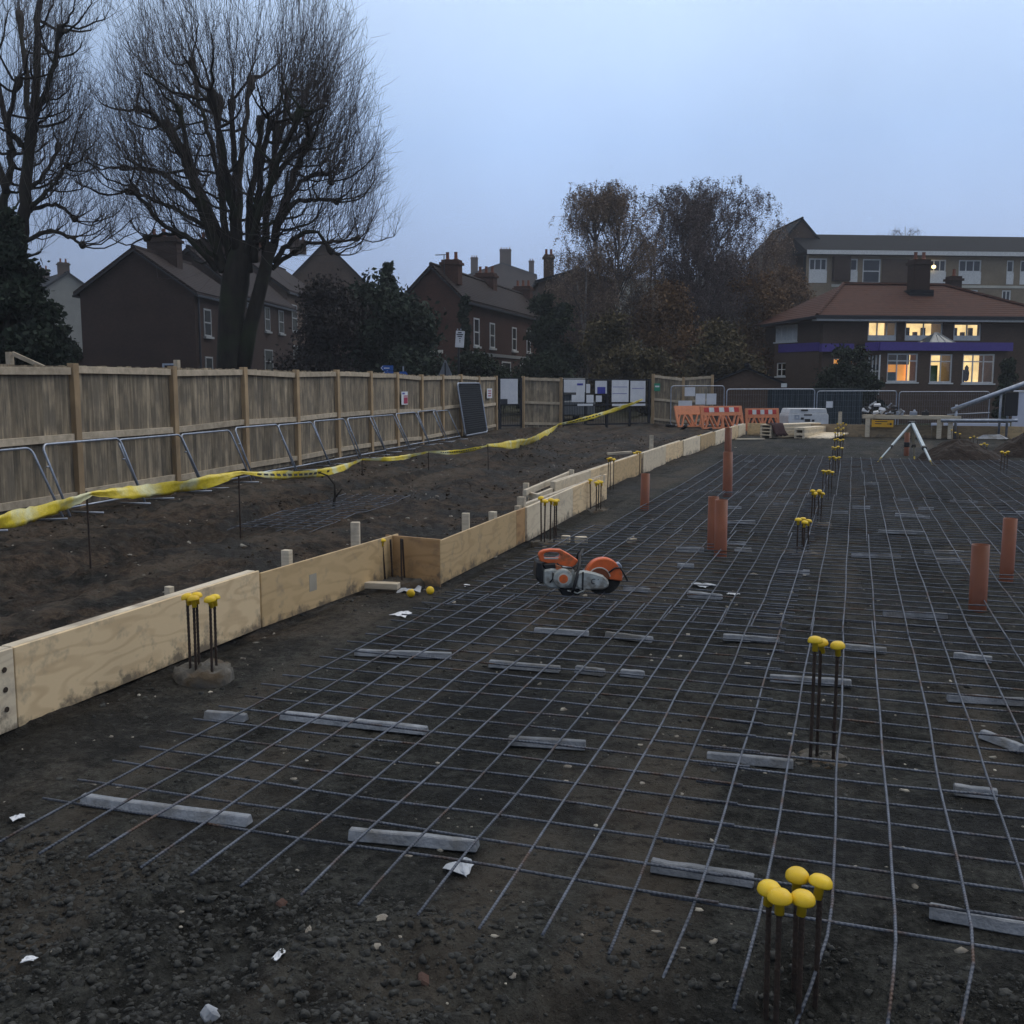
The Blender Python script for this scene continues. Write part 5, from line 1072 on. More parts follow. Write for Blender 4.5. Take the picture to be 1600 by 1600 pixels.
MB().tube([(WA+.12,.25,0),(WA+.12,.25,eA-.2)], .06, 6).build('downpipe', black_m, hA)
MB().ring([(4.4,.8),(5.2,.8),(5.2,1.7),(4.4,1.7)], [(4.5,.9),(5.1,.9),(5.1,1.6),(4.5,1.6)], -.06, -.003).build('vent_frame', galv, hA)
def step_house(label, px0, px1, dep, yeave, yridge, L, wm, rm_, ang, zb, wins, chim=None, cap=3):
    a = D(px0,600,dep); b = D(px1,600,dep); W = (b-a).xy.length; e = D(px0,yeave,dep).z-zb; r_ = D((px0+px1)/2,yridge,dep).z-zb-e
    t = gable_house('brick_house', label, (a.x,a.y,zb), ang, W, L, e, r_, wm, rm_); side_windows(t, W, L, e, wins)
    if chim: chimney(t, W*chim[0], chim[1], e+r_-.5, e+r_+chim[2], chim[3], .7, wm, cap)
    return t
aT = aA - R(4)
step_house('second brick terrace house with stepped roof behind the big tree', 225, 385, 65, 462, 392, 11, brick_dark, tile_brown, aT, 1.6, [(1,2.1,3.6,5.2),(4.5,5.6,3.6,5.2),(7.6,8.8,3.6,5.2),(4.2,6,.8,2.4)], (.5,4,1.2,1.6))
step_house('third brick terrace house right of the big trunk with white window sills', 300, 455, 77, 455, 398, 12, brick_brown, tile_brown, aT, 2.2, [(1,2.4,3.4,5.4),(5,6.4,3.4,5.4),(9,10.4,3.4,5.4),(1.2,3.8,.6,2.4)], (.5,4,1.0,1.6))
step_house('distant brown roofed house above the dark bushes', 440, 585, 96, 455, 380, 14, brick_brown, tile_brown, aT + R(8), 3.0, [(1,2.4,5,7),(6,7.4,5,7)], (.15,4,.8,1.5))
# little lean-to left of the gable, pale far house
o_ = D(112,560,57); le = thing('garden_shed', 'low dark lean-to against the left of the blank gable', 'shed', (o_.x, o_.y, 1.1), aA); MB().prism([(0,0),(1.6,0),(1.6,2.4),(0,1.9)], 0, 3).build('wall', brick_dark, le); MB().prism([(-.15,1.93),(1.55,2.46),(1.55,2.56),(-.15,2.03)], -.2, 3.2).build('roof', slate, le)
cream_dim = plain('weathered_render', (.26,.26,.24), .85, scale=.8)
fh_ = gable_house('rendered_house', 'far pale rendered house between the conifer and the gable house', (*D(62,600,120).xy, 5.5), aA + R(38), 7.5, 12, 6.4, 2.6, cream_dim, slate)
chimney(fh_, 3.7, 1.5, 8.4, 10.4, 1.2, .8, brick_brown, 2); chimney(fh_, 3.7, 10.5, 8.4, 10.4, 1.2, .8, brick_brown, 2); side_windows(fh_, 7.5, 12, 6.4, [(2,3.2,3.6,5.4),(6,7.2,3.6,5.4),(10,11.2,3.6,5.4)])
# --- middle terrace
PB0 = D(632,600,62); PB1 = D(722,600,62); WB = (PB1-PB0).xy.length*1.06; zB = .6; eB = D(640,468,62).z-zB; rB = D(677,420,62).z-zB-eB
hB = gable_house('brick_house', 'red brick terrace with gable end and big chimney above the fence centre', (PB0.x, PB0.y, zB), R(3), WB, 34, eB, rB, brick_red, tile_brown)
chimney(hB, WB*.72, 1.2, eB+.9, D(710,405,62).z-zB, 1.05, .8, brick_red, 2); chimney(hB, WB*.5, 11, eB+rB-.5, eB+rB+.8, 1.3, .9, brick_red, 3); chimney(hB, WB*.5, 21, eB+rB-.5, eB+rB+.8, 1.3, .9, brick_red, 3)
side_windows(hB, WB, 22, eB, [(2.2,3.3,3.4,5.1),(5.6,6.7,3.4,5.0),(11,12.1,3.4,5.0),(15,16.1,3.4,5.0),(19,20.1,3.4,5),(2.3,4.0,.5,2.6),(5.0,6.7,.5,2.6),(8.4,10.6,.3,2.6),(13.2,15,.4,2.6),(17.4,19,.4,2.6),(23,24.1,3.4,5),(27,28.1,3.4,5),(31,32.1,3.4,5),(22,23.8,.4,2.6),(27,28.6,.4,2.6)],white_p)
MB().bx(WB+.003,WB+.09,.2,33.8,2.85,3.05).build('string_course', dim_paint, hB); MB().bx(WB+.003,WB+.06,4.95,6.75,.0,.37).build('white_panel', white_p, hB); MB().bx(1.0,WB-1.2,-.09,-.003,2.9,3.1).build('ledge', cream, hB)
ae = thing('aerial', 'thin television aerial left of the big brick chimney', 'aerial', hB.matrix_basis @ Vector((0,0,0)))
ap_ = D(694,430,61.5); ae.location = (ap_.x,ap_.y,ap_.z-.2); MB().tube([(0,0,0),(0,0,D(694,398,61.5).z-ap_.z+.2)], .03, 5).build('mast', black_m, ae); MB().tube([(-.55,0,1.38),(.1,0,1.38)], .025, 5).build('boom', black_m, ae)
for k in range(4): MB().tube([(-.5+.15*k,-.2,1.38),(-.5+.15*k,.2,1.38)], .012, 4).build('element', black_m, ae)
f2 = gable_house('slate_roof_house', 'far hazy slate roofed building beyond the red brick terrace', (*D(733,600,240).xy, 6), YAW - R(2), 15.4, 10, D(733,430,240).z-6, D(733,412,240).z-D(733,430,240).z, brick_brown, slate); ef = D(733,430,240).z-6
chimney(f2, 1.2, 2, ef, ef+4.2, 1.6, 1.2, brick_brown, 3); chimney(f2, 8.4, 2, ef+1, ef+6.0, 2.6, 1.4, brick_brown, 4); chimney(f2, 14.4, 2, ef, ef+3.4, 1.2, 1.2, brick_brown, 2)
f3 = gable_house('slate_roof_house', 'dark roofed house half hidden behind the left birch', (*D(840,600,84).xy, 2.6), YAW + R(2), 6.2, 14, 7.2, .9, brick_brown, slate); chimney(f3, 1.0, 2, 7.6, 9.6, .8, .8, brick_brown, 2)

# --- house with lit windows
aH = YAW + R(7); HO = D(1283, 600, 60); H = Plane((HO.x, HO.y, -.5), aH); hs = thing('lit_house', 'two-storey brick house with red hipped roof, purple fascia and lit windows', 'house', (HO.x, HO.y, -.5), aH)
def hx(px, py=520, off=0): return H.xz(px, py, off)[0]
def hz(py, px=1450, off=0): return H.xz(px, py, off)[1]
WR = hx(1640); eH = hz(496); purple = plain('purple_fascia', (.085,.055,.30), .5)
up = []
for xa, xb, ya, yb2 in ((1356,1401,502,532),(1414,1473,503,532),(1490,1533,505,532)): up.append((hx(xa), hx(xb), hz(yb2,xa), hz(ya,xa)))
lowl = (hx(1304), hx(1336), hz(586,1320), hz(560,1320))
wall_holes(hs, 'wall', 0, WR, 0, eH, up + [lowl], 0, .3, brick_brown)
MB().bx(0,.3,.303,9,0,eH).build('wall', brick_brown, hs); MB().bx(WR-.3,WR,.303,9,0,eH).build('wall', brick_brown, hs); MB().bx(.303,WR-.303,8.7,9,0,eH).build('wall', brick_brown, hs); MB().bx(.32,WR-.32,.32,8.6,hz(549)-.2,hz(549)).build('floor_slab', room_dim, hs)
# lit rooms
RK = 0.0
def room(x0, x1, z0, z1, y, dep_, back, lampz=True, ceil=True):
    global RK; RK += .03; dep_ += RK
    o = MB().bx(x0-.1,x1+1.3,y+dep_,y+dep_+.02,z0-.2,z1+.2).build('lit_room', back, hs)
    MB().bx(x0-.15,x0-.1,y+.35,y+dep_-.3,z0-.2,z1+.2).build('room_wall', room_dim, o)
    if lampz: MB().bx(x0+.2,x1-.2,y+dep_*.4,y+dep_*.5,z1+.02,z1+.06).build('lamp_tube', lamp_e, o)
    return o
for k, (x0, x1, z0, z1) in enumerate(up):
    sp_ = z0 + (z1-z0)*.20
    window(hs, x0, x1, sp_, z1, .06, 3 if k == 0 else 2, 1, pane=pane_clear, fw=.09, sill=False); MB().bx(x0,x1,.05,.14,z0,sp_-.003).build('white_panel', white_p, hs)
    o = room(x0, x1, sp_, z1, .3, 2.2, lit_warm)
    if k > 0:
        for q in range(4): MB().bx(x0+.2+q*.5,x0+.42+q*.5,1.2,1.4,sp_-.1,sp_+.35+.25*(q%2)).build('furniture', dark_s if q % 2 else room_dim, o)
window(hs, *lowl, .06, 2, 2, pane=pane_clear, fw=.05); room(*lowl, .3, 2, lit_orange)
# ground-floor extension
ey = -2.6; ex0, ex1 = hx(1374,560,ey), hx(1574,560,ey); ez = hz(548,1450,ey)
low = [(hx(xa,575,ey), hx(xb,575,ey), hz(yb2,xa,ey), hz(ya,xa,ey)) for xa, xb, ya, yb2 in ((1386,1434,552,597),(1453,1488,553,598),(1504,1554,553,599))]
ext = wall_holes(hs, 'extension_wall', ex0, ex1, 0, ez, low, ey, .3, brick_brown); MB().bx(ex1-.3,ex1,ey+.303,-.003,0,ez).build('extension_wall', brick_brown, hs)
bxx = hx(1356,575,-1.6); 
dL_ = Vector((ex0-bxx, -.9, 0)); bay = MB().bar((bxx,ey+.9,ez*.2),(ex0,ey,ez*.2),.25,ez*.4).build('bay_wall', brick_brown, hs); MB().bar((bxx,ey+.9,ez-.12),(ex0,ey,ez-.12),.25,.24).build('bay_wall', brick_brown, hs)
MB().bx(bxx-.1,bxx+.15,ey+1.0,-.003,0,ez).build('bay_wall', brick_brown, hs)
bw = MB(); 
for k in range(4): f_ = k/3; bw.bar((bxx+(ex0-bxx)*f_, ey+.9-.9*f_-.05, ez*.4),(bxx+(ex0-bxx)*f_, ey+.9-.9*f_-.05, ez-.24),.07,.07)
bw.bar((bxx,ey+.85,ez*.72),(ex0,ey-.05,ez*.72),.05,.05).build('bay_window', white_p, hs); MB().bar((bxx,ey+.95,ez*.6),(ex0,ey+.05,ez*.6),.02,ez*.42).build('pane', pane_dark, hs)
fz0, fz1 = hz(548,1450,ey), hz(535,1450,ey)
MB().bx(ex0-.1,ex1+.15,ey-.25,ey-.003,fz0,fz1).build('fascia', purple, hs); MB().bar((bxx-.25,ey+.75,(fz0+fz1)/2),(ex0-.11,ey-.13,(fz0+fz1)/2),.24,fz1-fz0).build('fascia', purple, hs); MB().bx(hx(1283,540,-.3),bxx-.3,-.40,-.05,fz0,fz1).build('fascia', purple, hs)
MB().bx(bxx,ex1,ey+.003,-.003,fz1-.3,fz1-.05).build('flat_roof', slate, hs)
for k, h_ in enumerate(low):
    window(hs, *h_, ey+.06, 3 if k != 1 else 2, 1, pane=pane_clear, fw=.08, trans=.74)
    o = room(*h_, ey+.3, 1.8 if k else 2.0, lit_orange if k == 0 else lit_warm, lampz=k == 2); w = h_[1]-h_[0]; hh = h_[3]-h_[2]
    green_w = plain('green_door', (.10,.28,.05), .6); teal = plain('teal_cupboard', (.12,.24,.27), .6)
    if k == 0: MB().bx(h_[0]+w*.02,h_[0]+w*.2,ey+1,ey+1.1,h_[2],h_[3]).bx(h_[0]+w*.2,h_[1],ey+1,ey+1.1,h_[2]+hh*.62,h_[3]).build('room_wall', room_dim, o); MB().bx(h_[0]+w*.4,h_[0]+w*.66,ey+1.3,ey+1.5,h_[2],h_[2]+hh*.36).build('cupboard', teal, o)
    if k == 1: MB().bx(h_[0]+w*.22,h_[0]+w*.85,ey+1.2,ey+1.3,h_[2],h_[2]+hh*.62).build('door', green_w, o)
    if k == 2: MB().bx(h_[0]+w*.3,h_[0]+w*.45,ey+1.2,ey+1.3,h_[2],h_[2]+hh*.48).build('cupboard', dark_s, o); MB().lathe([(.02,0),(.13,.1),(.16,.5),(.1,.7),(.12,.8),(.02,.95)], (h_[0]+w*.56,ey+1.4,h_[2]+.1), 10).build('vase', dark_s, o); MB().bx(h_[0],h_[0]+w*.14,ey+.9,ey+1,h_[2],h_[3]).build('curtain', room_dim, o)
# lantern on the flat roof
lz = fz1-.05; lx0, lx1 = hx(1441,530,-1.5), hx(1484,530,-1.5); cxs = [(lx0,-2.3),(lx1,-2.3),(lx1,-.6),(lx0,-.6)]; tp_ = [(lx0+.75,-1.5),(lx1-.75,-1.5)]; lh = hz(520,1460,-1.5)-lz
bars_ = MB()
for (x, y), q in zip(cxs, (0,1,1,0)): bars_.tube([(x,y,lz),(tp_[q][0],tp_[q][1],lz+lh)], .035, 6)
bars_.tube([(tp_[0][0],-1.5,lz+lh),(tp_[1][0],-1.5,lz+lh)], .035, 6)
for k in range(4): bars_.tube([(cxs[k][0],cxs[k][1],lz),(cxs[(k+1)%4][0],cxs[(k+1)%4][1],lz)], .035, 6)
for f_ in (.35,.65): x = lx0+(lx1-lx0)*f_; bars_.tube([(x,-2.3,lz),(tp_[0][0]+(tp_[1][0]-tp_[0][0])*f_,-1.5,lz+lh)], .025, 6)
lan = bars_.build('roof_lantern', dim_paint, hs)
gv = [(*c_,lz) for c_ in cxs] + [(tp_[0][0],-1.5,lz+lh-.01),(tp_[1][0],-1.5,lz+lh-.01)]; MB().add(gv, [(0,1,5,4),(1,2,5),(2,3,4,5),(3,0,4)]).build('pane', plain('lantern_glass', (.10,.13,.16), .10, bump=0), lan)
# hipped roof
ov = .7; rz_ = hz(446,1450,4.5); x0, x1 = -ov, WR+ov; y0, y1 = -ov, 9+ov; r0 = (hx(1318,446,4.5), 4.5, rz_); r1 = (WR-4.3, 4.5, rz_)
ro = MB().add([(x0,y0,eH),(x1,y0,eH),(x1,y1,eH),(x0,y1,eH),r0,r1,(x0,y0,eH-.03),(x1,y0,eH-.03),(x1,y1,eH-.03),(x0,y1,eH-.03)], [(0,1,5,4),(1,2,5),(2,3,4,5),(3,0,4),(6,9,8,7),(0,6,7,1),(1,7,8,2),(2,8,9,3),(3,9,6,0)]).build('roof', tile_red, hs)
for a_, b_ in ((r0,r1),((x0,y0,eH),r0),((x1,y0,eH),r1)): MB().tube([Vector(a_)+Vector((0,0,.05)),Vector(b_)+Vector((0,0,.05))], .11, 6).build('ridge_tile', tile_red, ro)
MB().bx(x0-.1,x1+.1,y0-.12,y0-.002,eH-.15,eH+.04).build('gutter', black_m, hs); MB().bx(x0,x1,y0,-.003,eH-.27,eH-.155).build('soffit', white_p, hs)
cxh = hx(1436,450,3); chz = hz(460,1436,3); MB().bx(cxh-.75,cxh+.75,2.6,3.6,chz-.6,chz+.25).build('chimney_base', slate, ro); chimney(ro, cxh, 3.1, chz-.3, hz(406,1436,3), 1.05, .8, brick_dark, 2); chimney(ro, hx(1490,440,6), 6.0, rz_-1.2, hz(432,1490,6), .75, .7, brick_dark, 1)
# left wing, set at an angle
wl0 = D(1209,600,64.0); wl1 = H.W(-.02,.35,0); aW = math.atan2(wl1.y-wl0.y, wl1.x-wl0.x); wing = thing('house_wing', 'wing', 'house', (wl0.x, wl0.y, -.5), aW); PWg = Plane(wing.location, aW); WW = (wl1-wl0).xy.length
ww = [(PWg.xz(1211,520)[0], PWg.xz(1246,520)[0], PWg.xz(1225,534)[1], PWg.xz(1225,508)[1])]; wl_ = [(PWg.xz(1211,580)[0]+.1, PWg.xz(1227,580)[0], PWg.xz(1212,588)[1], PWg.xz(1212,567)[1])]
zw = eH-.2; wall_holes(wing, 'wall', 0, WW, 0, zw, ww + wl_, 0, .3, brick_brown)
window(wing, *ww[0], .06, 4, 1, pane=plain('pale_blind', (.60,.62,.64), .5), fw=.1); window(wing, *wl_[0], .06, 2, 2, pane=pane_clear, fw=.06)
MB().bx(max(.05, wl_[0][0]-.3),wl_[0][1]+1.6,.36,.40,wl_[0][2]-.2,wl_[0][3]+.2).build('lit_room', lit_warm, wing); MB().bx(0.4,WW,-.06,-.003,PWg.xz(1240,550)[1],PWg.xz(1240,537)[1]).build('fascia', purple, wing)
Hi = (Matrix.Translation(hs.location) @ Matrix.Rotation(aH, 4, 'Z')); Wi = (Matrix.Translation(wing.location) @ Matrix.Rotation(aW, 4, 'Z')).inverted(); apx = Wi @ (Hi @ Vector(r0)); e1 = Wi @ (Hi @ Vector((x0, y0, eH))); zw = e1.z
MB().add([(-.5,-.6,zw-.25), tuple(e1), tuple(apx), (-.5,7,zw-.25), (-.5,-.6,zw-.4), (e1.x,e1.y,zw-.15), (-.5,7,zw-.4)], [(0,1,2),(0,2,3),(0,4,5,1),(0,3,6,4)]).build('roof', tile_red, wing); MB().bar((-.55,-.68,zw-.3),(e1.x,e1.y-.1,zw-.06),.1,.14).build('gutter', black_m, wing)
bpy.context.view_layer.update()
Mw = Matrix.Translation(hs.location) @ Matrix.Rotation(aH, 4, 'Z'); Mw = Mw.inverted() @ (Matrix.Translation(wing.location) @ Matrix.Rotation(aW, 4, 'Z'))
for ch in list(wing.children):
    ml_ = ch.matrix_basis.copy(); ch.parent = hs; ch.matrix_basis = Mw @ ml_
bpy.data.objects.remove(wing)
# --- block of flats behind
FO = D(1255, 600, 98); aF = YAW + R(5); FP = Plane((FO.x, FO.y, 0), aF); fl = thing('apartment_block', 'long low block of flats with white spandrel panels behind the red roof', 'building', (FO.x, FO.y, 0), aF)
def fx(px, py=420, off=0): return FP.xz(px, py, off)[0]
def fz(py, px=1400, off=0): return FP.xz(px, py, off)[1]
WF = fx(1720); zt = fz(400); wp_ = []
for xa, xb, kind in ((1264,1292,'s'),(1328,1340,'n'),(1348,1376,'g'),(1384,1398,'n'),(1450,1478,'s'),(1498,1533,'s'),(1573,1584,'n'),(1594,1625,'s')): wp_.append((fx(xa), fx(xb), kind))
zA1, zM1, zB1 = fz(405), fz(424), fz(443); zC0, zC1 = fz(478), fz(452)
holes = [(a, b, zM1 if k != 'g' else zB1, zA1) for a, b, k in wp_] + [(fx(1496), fx(1530), fz(470), zC1), (fx(1568), fx(1582), fz(474), zC1)]
brick_tan = brick_mat('tan_brick', (.26,.21,.15), (.21,.165,.115), (.25,.22,.18)); wall_holes(fl, 'wall', 0, WF, 3, zt, holes, 0, .3, brick_tan)
MB().bx(0,WF,.9,1.0,3,zt).build('inner_wall', dark_s, fl)
for a, b, k in wp_:
    window(fl, a, b, zM1 if k != 'g' else zB1, zA1, .05, {'s':3,'n':1,'g':1}[k], 2 if k == 'g' else 1, pane=pane_dark, fw=.12, sill=False)
    if k != 'g': MB().bx(a,b,-.05,-.003,zB1,zM1-.003).build('spandrel_panel', white_p, fl)
for h_ in holes[-2:]: window(fl, *h_, .05, 2, 1, fw=.12); MB().bx(h_[0],h_[1],-.05,-.003,h_[2]-1.0,h_[2]-.1).build('spandrel_panel', white_p, fl)
MB().bx(fx(1300),WF,-.06,-.003,fz(449),fz(445)).build('concrete_band', cream, fl)
MB().bx(fx(1378),fx(1420),-.08,-.003,zB1,zA1).build('brick_pier', brick_brown, fl); MB().bx(fx(1300),fx(1326),-.5,-.003,fz(440),fz(402)).build('brick_stack', brick_dark, fl)
zr = fz(368, 1450, 4)
MB().add([(-.3,-.6,zt+.3),(WF,-.6,zt+.3),(WF,4.2,zr),(-.3,4.2,zr),(WF,9,zt+.3),(-.3,9,zt+.3)], [(0,1,2,3),(3,2,4,5),(0,3,5),(1,4,2),(0,5,4,1)]).build('roof', slate, fl); MB().bx(-.3,WF,-.7,-.61,zt+.02,zt+.4).build('gutter', white_p, fl)
p0 = (fx(1456), fz(417)); lamp_w = MB().lathe([(.04,-.16),(.16,-.12),(.19,0),(.16,.12),(.04,.16)], (p0[0], -.35, p0[1]), 12).build('wall_lamp', emit('outside_lamp', (1.0,.72,.30), 4), fl)
GB = D(1208,600,101); gb = gable_house('gable_building', 'dark pointed gable rising beside the birch trees left of the flats', (GB.x,GB.y,0), YAW + R(3), (D(1281,600,101)-GB).xy.length, 9, D(1208,386,101).z, D(1245,344,101).z-D(1208,386,101).z, brick_brown, slate)
# --- brick garage
ga = D(1107,640,46.5); gb_ = D(1211,640,47.2); gr_a = YAW - R(14); gW = (gb_-ga).xy.length; gzb = gz(ga.x, ga.y); gar = gable_house('brick_garage', 'low red-brown brick garage gable behind the site fence', (ga.x,ga.y,gzb), gr_a, gW, 6, D(1107,601,46.5).z-gzb, D(1160,578,46.8).z-D(1107,601,46.5).z, brick_brown, slate, over=.12, th=.06)
for x in (-.12, gW-.12): MB().bx(x,x+.24,-.26,-.19,D(1107,605,46.5).z-gzb,D(1107,599,46.5).z-gzb).build('eave_block', white_p, gar)
# ================================================================== TREES
def curve(a, b, n, bow, rs_, jit=0.0):
    d = b-a; L = d.length; out = []
    for k in range(n+1):
        t_ = k/n; q = a + d*t_ + bow*(4*t_*(1-t_)); 
        if 0 < k: q = q + Vector((rs_.uniform(-1,1),rs_.uniform(-1,1),rs_.uniform(-1,1)))*jit*L
        out.append(q)
    return out
def lime_tree(label, crown_r, dep, trunk_px, limbs, seed, crown_c, twig_n=9, tw_len=(2.2,4.6), trunk_r=(.62,.5)):
    rs_ = random.Random(seed); b0 = D(trunk_px[0][0], trunk_px[0][1], dep); O = Vector((b0.x, b0.y, gz(b0.x, b0.y)))
    t = thing('pollard_tree', label, 'tree', O, 0, 'bare pollarded trees behind the fence')
    tr = MB(); pts = [Vector((0,0,-.2))] + [D(px, py, dep)-O for px, py, r_ in trunk_px[1:]]; tr.tube(pts, [trunk_px[0][2]*1.25] + [q[2] for q in trunk_px[1:]], 14)
    tr.build('trunk', bark, t, True)
    lb = MB(); tw = MB(); cc = D(*crown_c, dep)-O; heads = []
    for (pxs, dz, r0, r1) in limbs:
        P_ = [D(px, py, dep + dz*(k/(len(pxs)-1)))-O for k, (px, py) in enumerate(pxs)]
        # smooth resample
        Q = []
        for k in range(len(P_)-1):
            p0, p1, p2, p3 = P_[max(k-1,0)], P_[k], P_[k+1], P_[min(k+2,len(P_)-1)]
            for s_ in range(5):
                u_ = s_/5; Q.append(.5*((2*p1)+(p2-p0)*u_+(2*p0-5*p1+4*p2-p3)*u_*u_+(3*p1-p0-3*p2+p3)*u_**3) + Vector((rs_.uniform(-1,1),rs_.uniform(-1,1),rs_.uniform(-1,1)))*.05)
        Q.append(P_[-1]); n = len(Q)
        lb.tube(Q, [.62*(r0+(r1-r0)*(k/(n-1))) + (.06 if k >= n-2 else 0) + rs_.uniform(0,.012) for k in range(n)], 9)
        for k in range(2, n):
            f_ = k/(n-1)
            heads.append((Q[k], (Q[k]-Q[k-1]).normalized(), r1*1.1, .35 + .65*f_, k == n-1))
    # secondary boughs from the limbs, then wands sweeping up and out
    sec = []
    for (p_, d_, r_, f_, end) in heads:
        m_ = 2 if end else (1 if rs_.random() < .40 else 0)
        for _ in range(m_):
            o_ = (p_-cc); o_.z = 0; o_ = o_.normalized() if o_.length > .2 else Vector((1,0,0))
            a_ = rs_.uniform(0, 6.28); dr = (o_*.8 + Vector((math.cos(a_),math.sin(a_),0))*.9 + Vector((0,0,rs_.uniform(.05,.9)))).normalized(); L = rs_.uniform(.7,1.7)*(.5+f_*.6)
            q = curve(p_, p_+dr*L, 5, Vector((0,0,-.12*L)), rs_, .03); rr = min(r_*.45, .05); lb.tube(q, [rr*(1-.5*k/5) for k in range(6)], 6)
            for k in (3,4,5): sec.append((q[k], (q[k]-q[k-1]).normalized(), k == 5, f_))
    for (p_, d_, r_, f_, end) in heads: sec.append((p_, d_, end, f_))
    for (p_, d_, end, f_) in sec:
        for _ in range(int(twig_n*(2.0 if end else .75)*(.45+.75*f_) + rs_.random())):
            o_ = (p_-cc); o_.z *= .25; o_ = o_.normalized() if o_.length > .2 else Vector((0,0,1)); a_ = rs_.uniform(0,6.28)
            hz_ = (o_*rs_.uniform(.1,.7) + Vector((math.cos(a_),math.sin(a_),0))*rs_.uniform(.1,.6)); dr = (hz_ + Vector((0,0,rs_.uniform(.35,1.5)*(1 if rs_.random() < .88 else .1)))).normalized(); L = rs_.uniform(*tw_len)*(.55+.45*f_)*(1 if rs_.random() < .8 else .5)
            e_ = p_+dr*L + Vector((0,0,L*.24)); v_ = e_-cc; ell = math.sqrt((v_.x**2+v_.y**2)/crown_r**2 + (v_.z/(9.5 if v_.z > 0 else 4.6))**2)
            lim = rs_.uniform(.88, 1.0); it = 0
            while ell > lim and it < 8:
                e_ = p_ + (e_-p_)*.82; L *= .82; it += 1; v_ = e_-cc; ell = math.sqrt((v_.x**2+v_.y**2)/crown_r**2 + (v_.z/(9.5 if v_.z > 0 else 4.6))**2)
            if L < .35: continue
            q = curve(p_, e_, 5, Vector((rs_.uniform(-.05,.05)*L,rs_.uniform(-.05,.05)*L,-.09*L)), rs_, .022); r0 = rs_.uniform(.0055,.0115)
            tw.tube(q, [r0*(1-.72*k/5) for k in range(6)], 3, cap=False)
            for k in range(2,6):
                for _s in range(1 if k < 4 else 2):
                    if rs_.random() < .42:
                        sd = Vector((rs_.uniform(-1,1),rs_.uniform(-1,1),rs_.uniform(-.2,.9))).normalized(); l_ = rs_.uniform(.25,.85); e2_ = q[k] + (sd*.8 + dr*.7).normalized()*l_
                        tw.tube([q[k], q[k].lerp(e2_,.5)+Vector((0,0,-.03*l_)), e2_], [r0*.5,r0*.4,r0*.22], 3, cap=False)
    lb.build('limb', bark, t, True, fix=False); tag(tw.build('twigs', twigm, t, False, fix=False), kind='stuff'); return t
limbs = [([(352,425),(330,365),(312,310),(296,265)],0,.30,.20),([(296,265),(268,215),(240,180),(212,170)],.3,.19,.09),([(298,268),(290,215),(278,165)],-.4,.15,.08),
 ([(362,425),(350,340),(344,250),(342,150)],.8,.22,.10),([(372,425),(366,330),(366,230),(362,155)],-.9,.21,.10),([(385,425),(390,350),(398,270),(408,182)],.5,.23,.11),
 ([(396,410),(402,330),(410,250),(424,186)],-1.4,.2,.10),([(412,430),(418,340),(424,280),(432,190)],1.2,.20,.10),([(414,440),(438,340),(455,285),(482,218)],.2,.22,.14),([(424,290),(452,250),(470,235),(486,222)],-.8,.14,.08),
 ([(340,420),(300,375),(250,345),(205,290)],-1.0,.15,.07),([(345,410),(310,380),(265,365),(225,372)],.8,.14,.06),([(325,345),(290,300),(245,270),(190,262)],1.2,.14,.06),([(330,360),(280,330),(235,310),(195,300)],-.8,.12,.06),
 ([(430,360),(460,318),(500,312),(530,316)],.6,.13,.07),([(430,410),(455,375),(490,360),(520,395)],-.6,.14,.06),([(440,330),(470,285),(505,270),(520,285)],-1.2,.11,.06),([(425,420),(470,385),(520,378),(560,372)],1.3,.12,.05),
 ([(370,400),(375,300),(380,220),(392,120)],3.0,.2,.1),([(370,400),(360,310),(350,240),(330,140)],-3.0,.2,.1),([(380,400),(410,320),(440,240),(470,170)],-2.6,.18,.1),([(360,400),(320,310),(290,240),(260,190)],2.6,.18,.1),([(345,300),(330,220),(310,150),(300,90)],0,.12,.07),([(420,280),(440,200),(452,140)],.4,.12,.07)]
lime_tree('big spreading pollarded tree with bare upswept twigs above the brick gable', 4.7, 33, [(360,600,.50),(361,545,.43),(362,490,.41),(368,440,.44),(374,400,.34),(378,375,.16)], limbs, 3, (378,270), 3.5)
# the trunk's leaning twin stem belongs to the same tree
tw_o = [o for o in COL.objects if o.name.startswith('pollard_tree')][0]
Ot = Vector(tw_o.location); MB().tube([D(px,py,32.9)-Ot for px, py in ((378,575),(390,515),(402,470),(413,425),(424,380))], [.28,.24,.22,.20,.15], 12).build('leaning_stem', bark, tw_o, True)
limbs2 = [([(25,430),(38,340),(45,240),(50,195)],0,.32,.2),([(50,195),(58,120),(60,30),(62,-60)],.4,.2,.1),([(8,440),(6,340),(12,280),(18,235)],.9,.24,.12),([(18,235),(2,150),(-20,60)],.6,.14,.08),([(46,235),(22,215),(15,190),(30,120)],-.8,.14,.08),
 ([(38,330),(72,300),(95,275),(104,255)],-.4,.11,.06),([(40,330),(80,320),(105,330),(118,345)],.8,.1,.05),([(42,300),(75,265),(92,225)],1.2,.11,.05),([(35,380),(80,360),(110,372),(130,385)],-1,.1,.05),([(20,350),(-40,300),(-80,240)],0,.18,.08),([(48,200),(80,120),(95,40)],-1.2,.13,.07),([(10,300),(-20,200),(-60,100)],1.4,.18,.08),([(45,220),(40,120),(30,20)],2,.15,.08)]
lime_tree('bare pollarded tree at the left frame edge rising out of dark ivy', 2.9, 31, [(12,600,.40),(14,545,.36),(20,490,.33),(26,420,.28),(32,380,.16)], limbs2, 8, (0,200), 3.2)

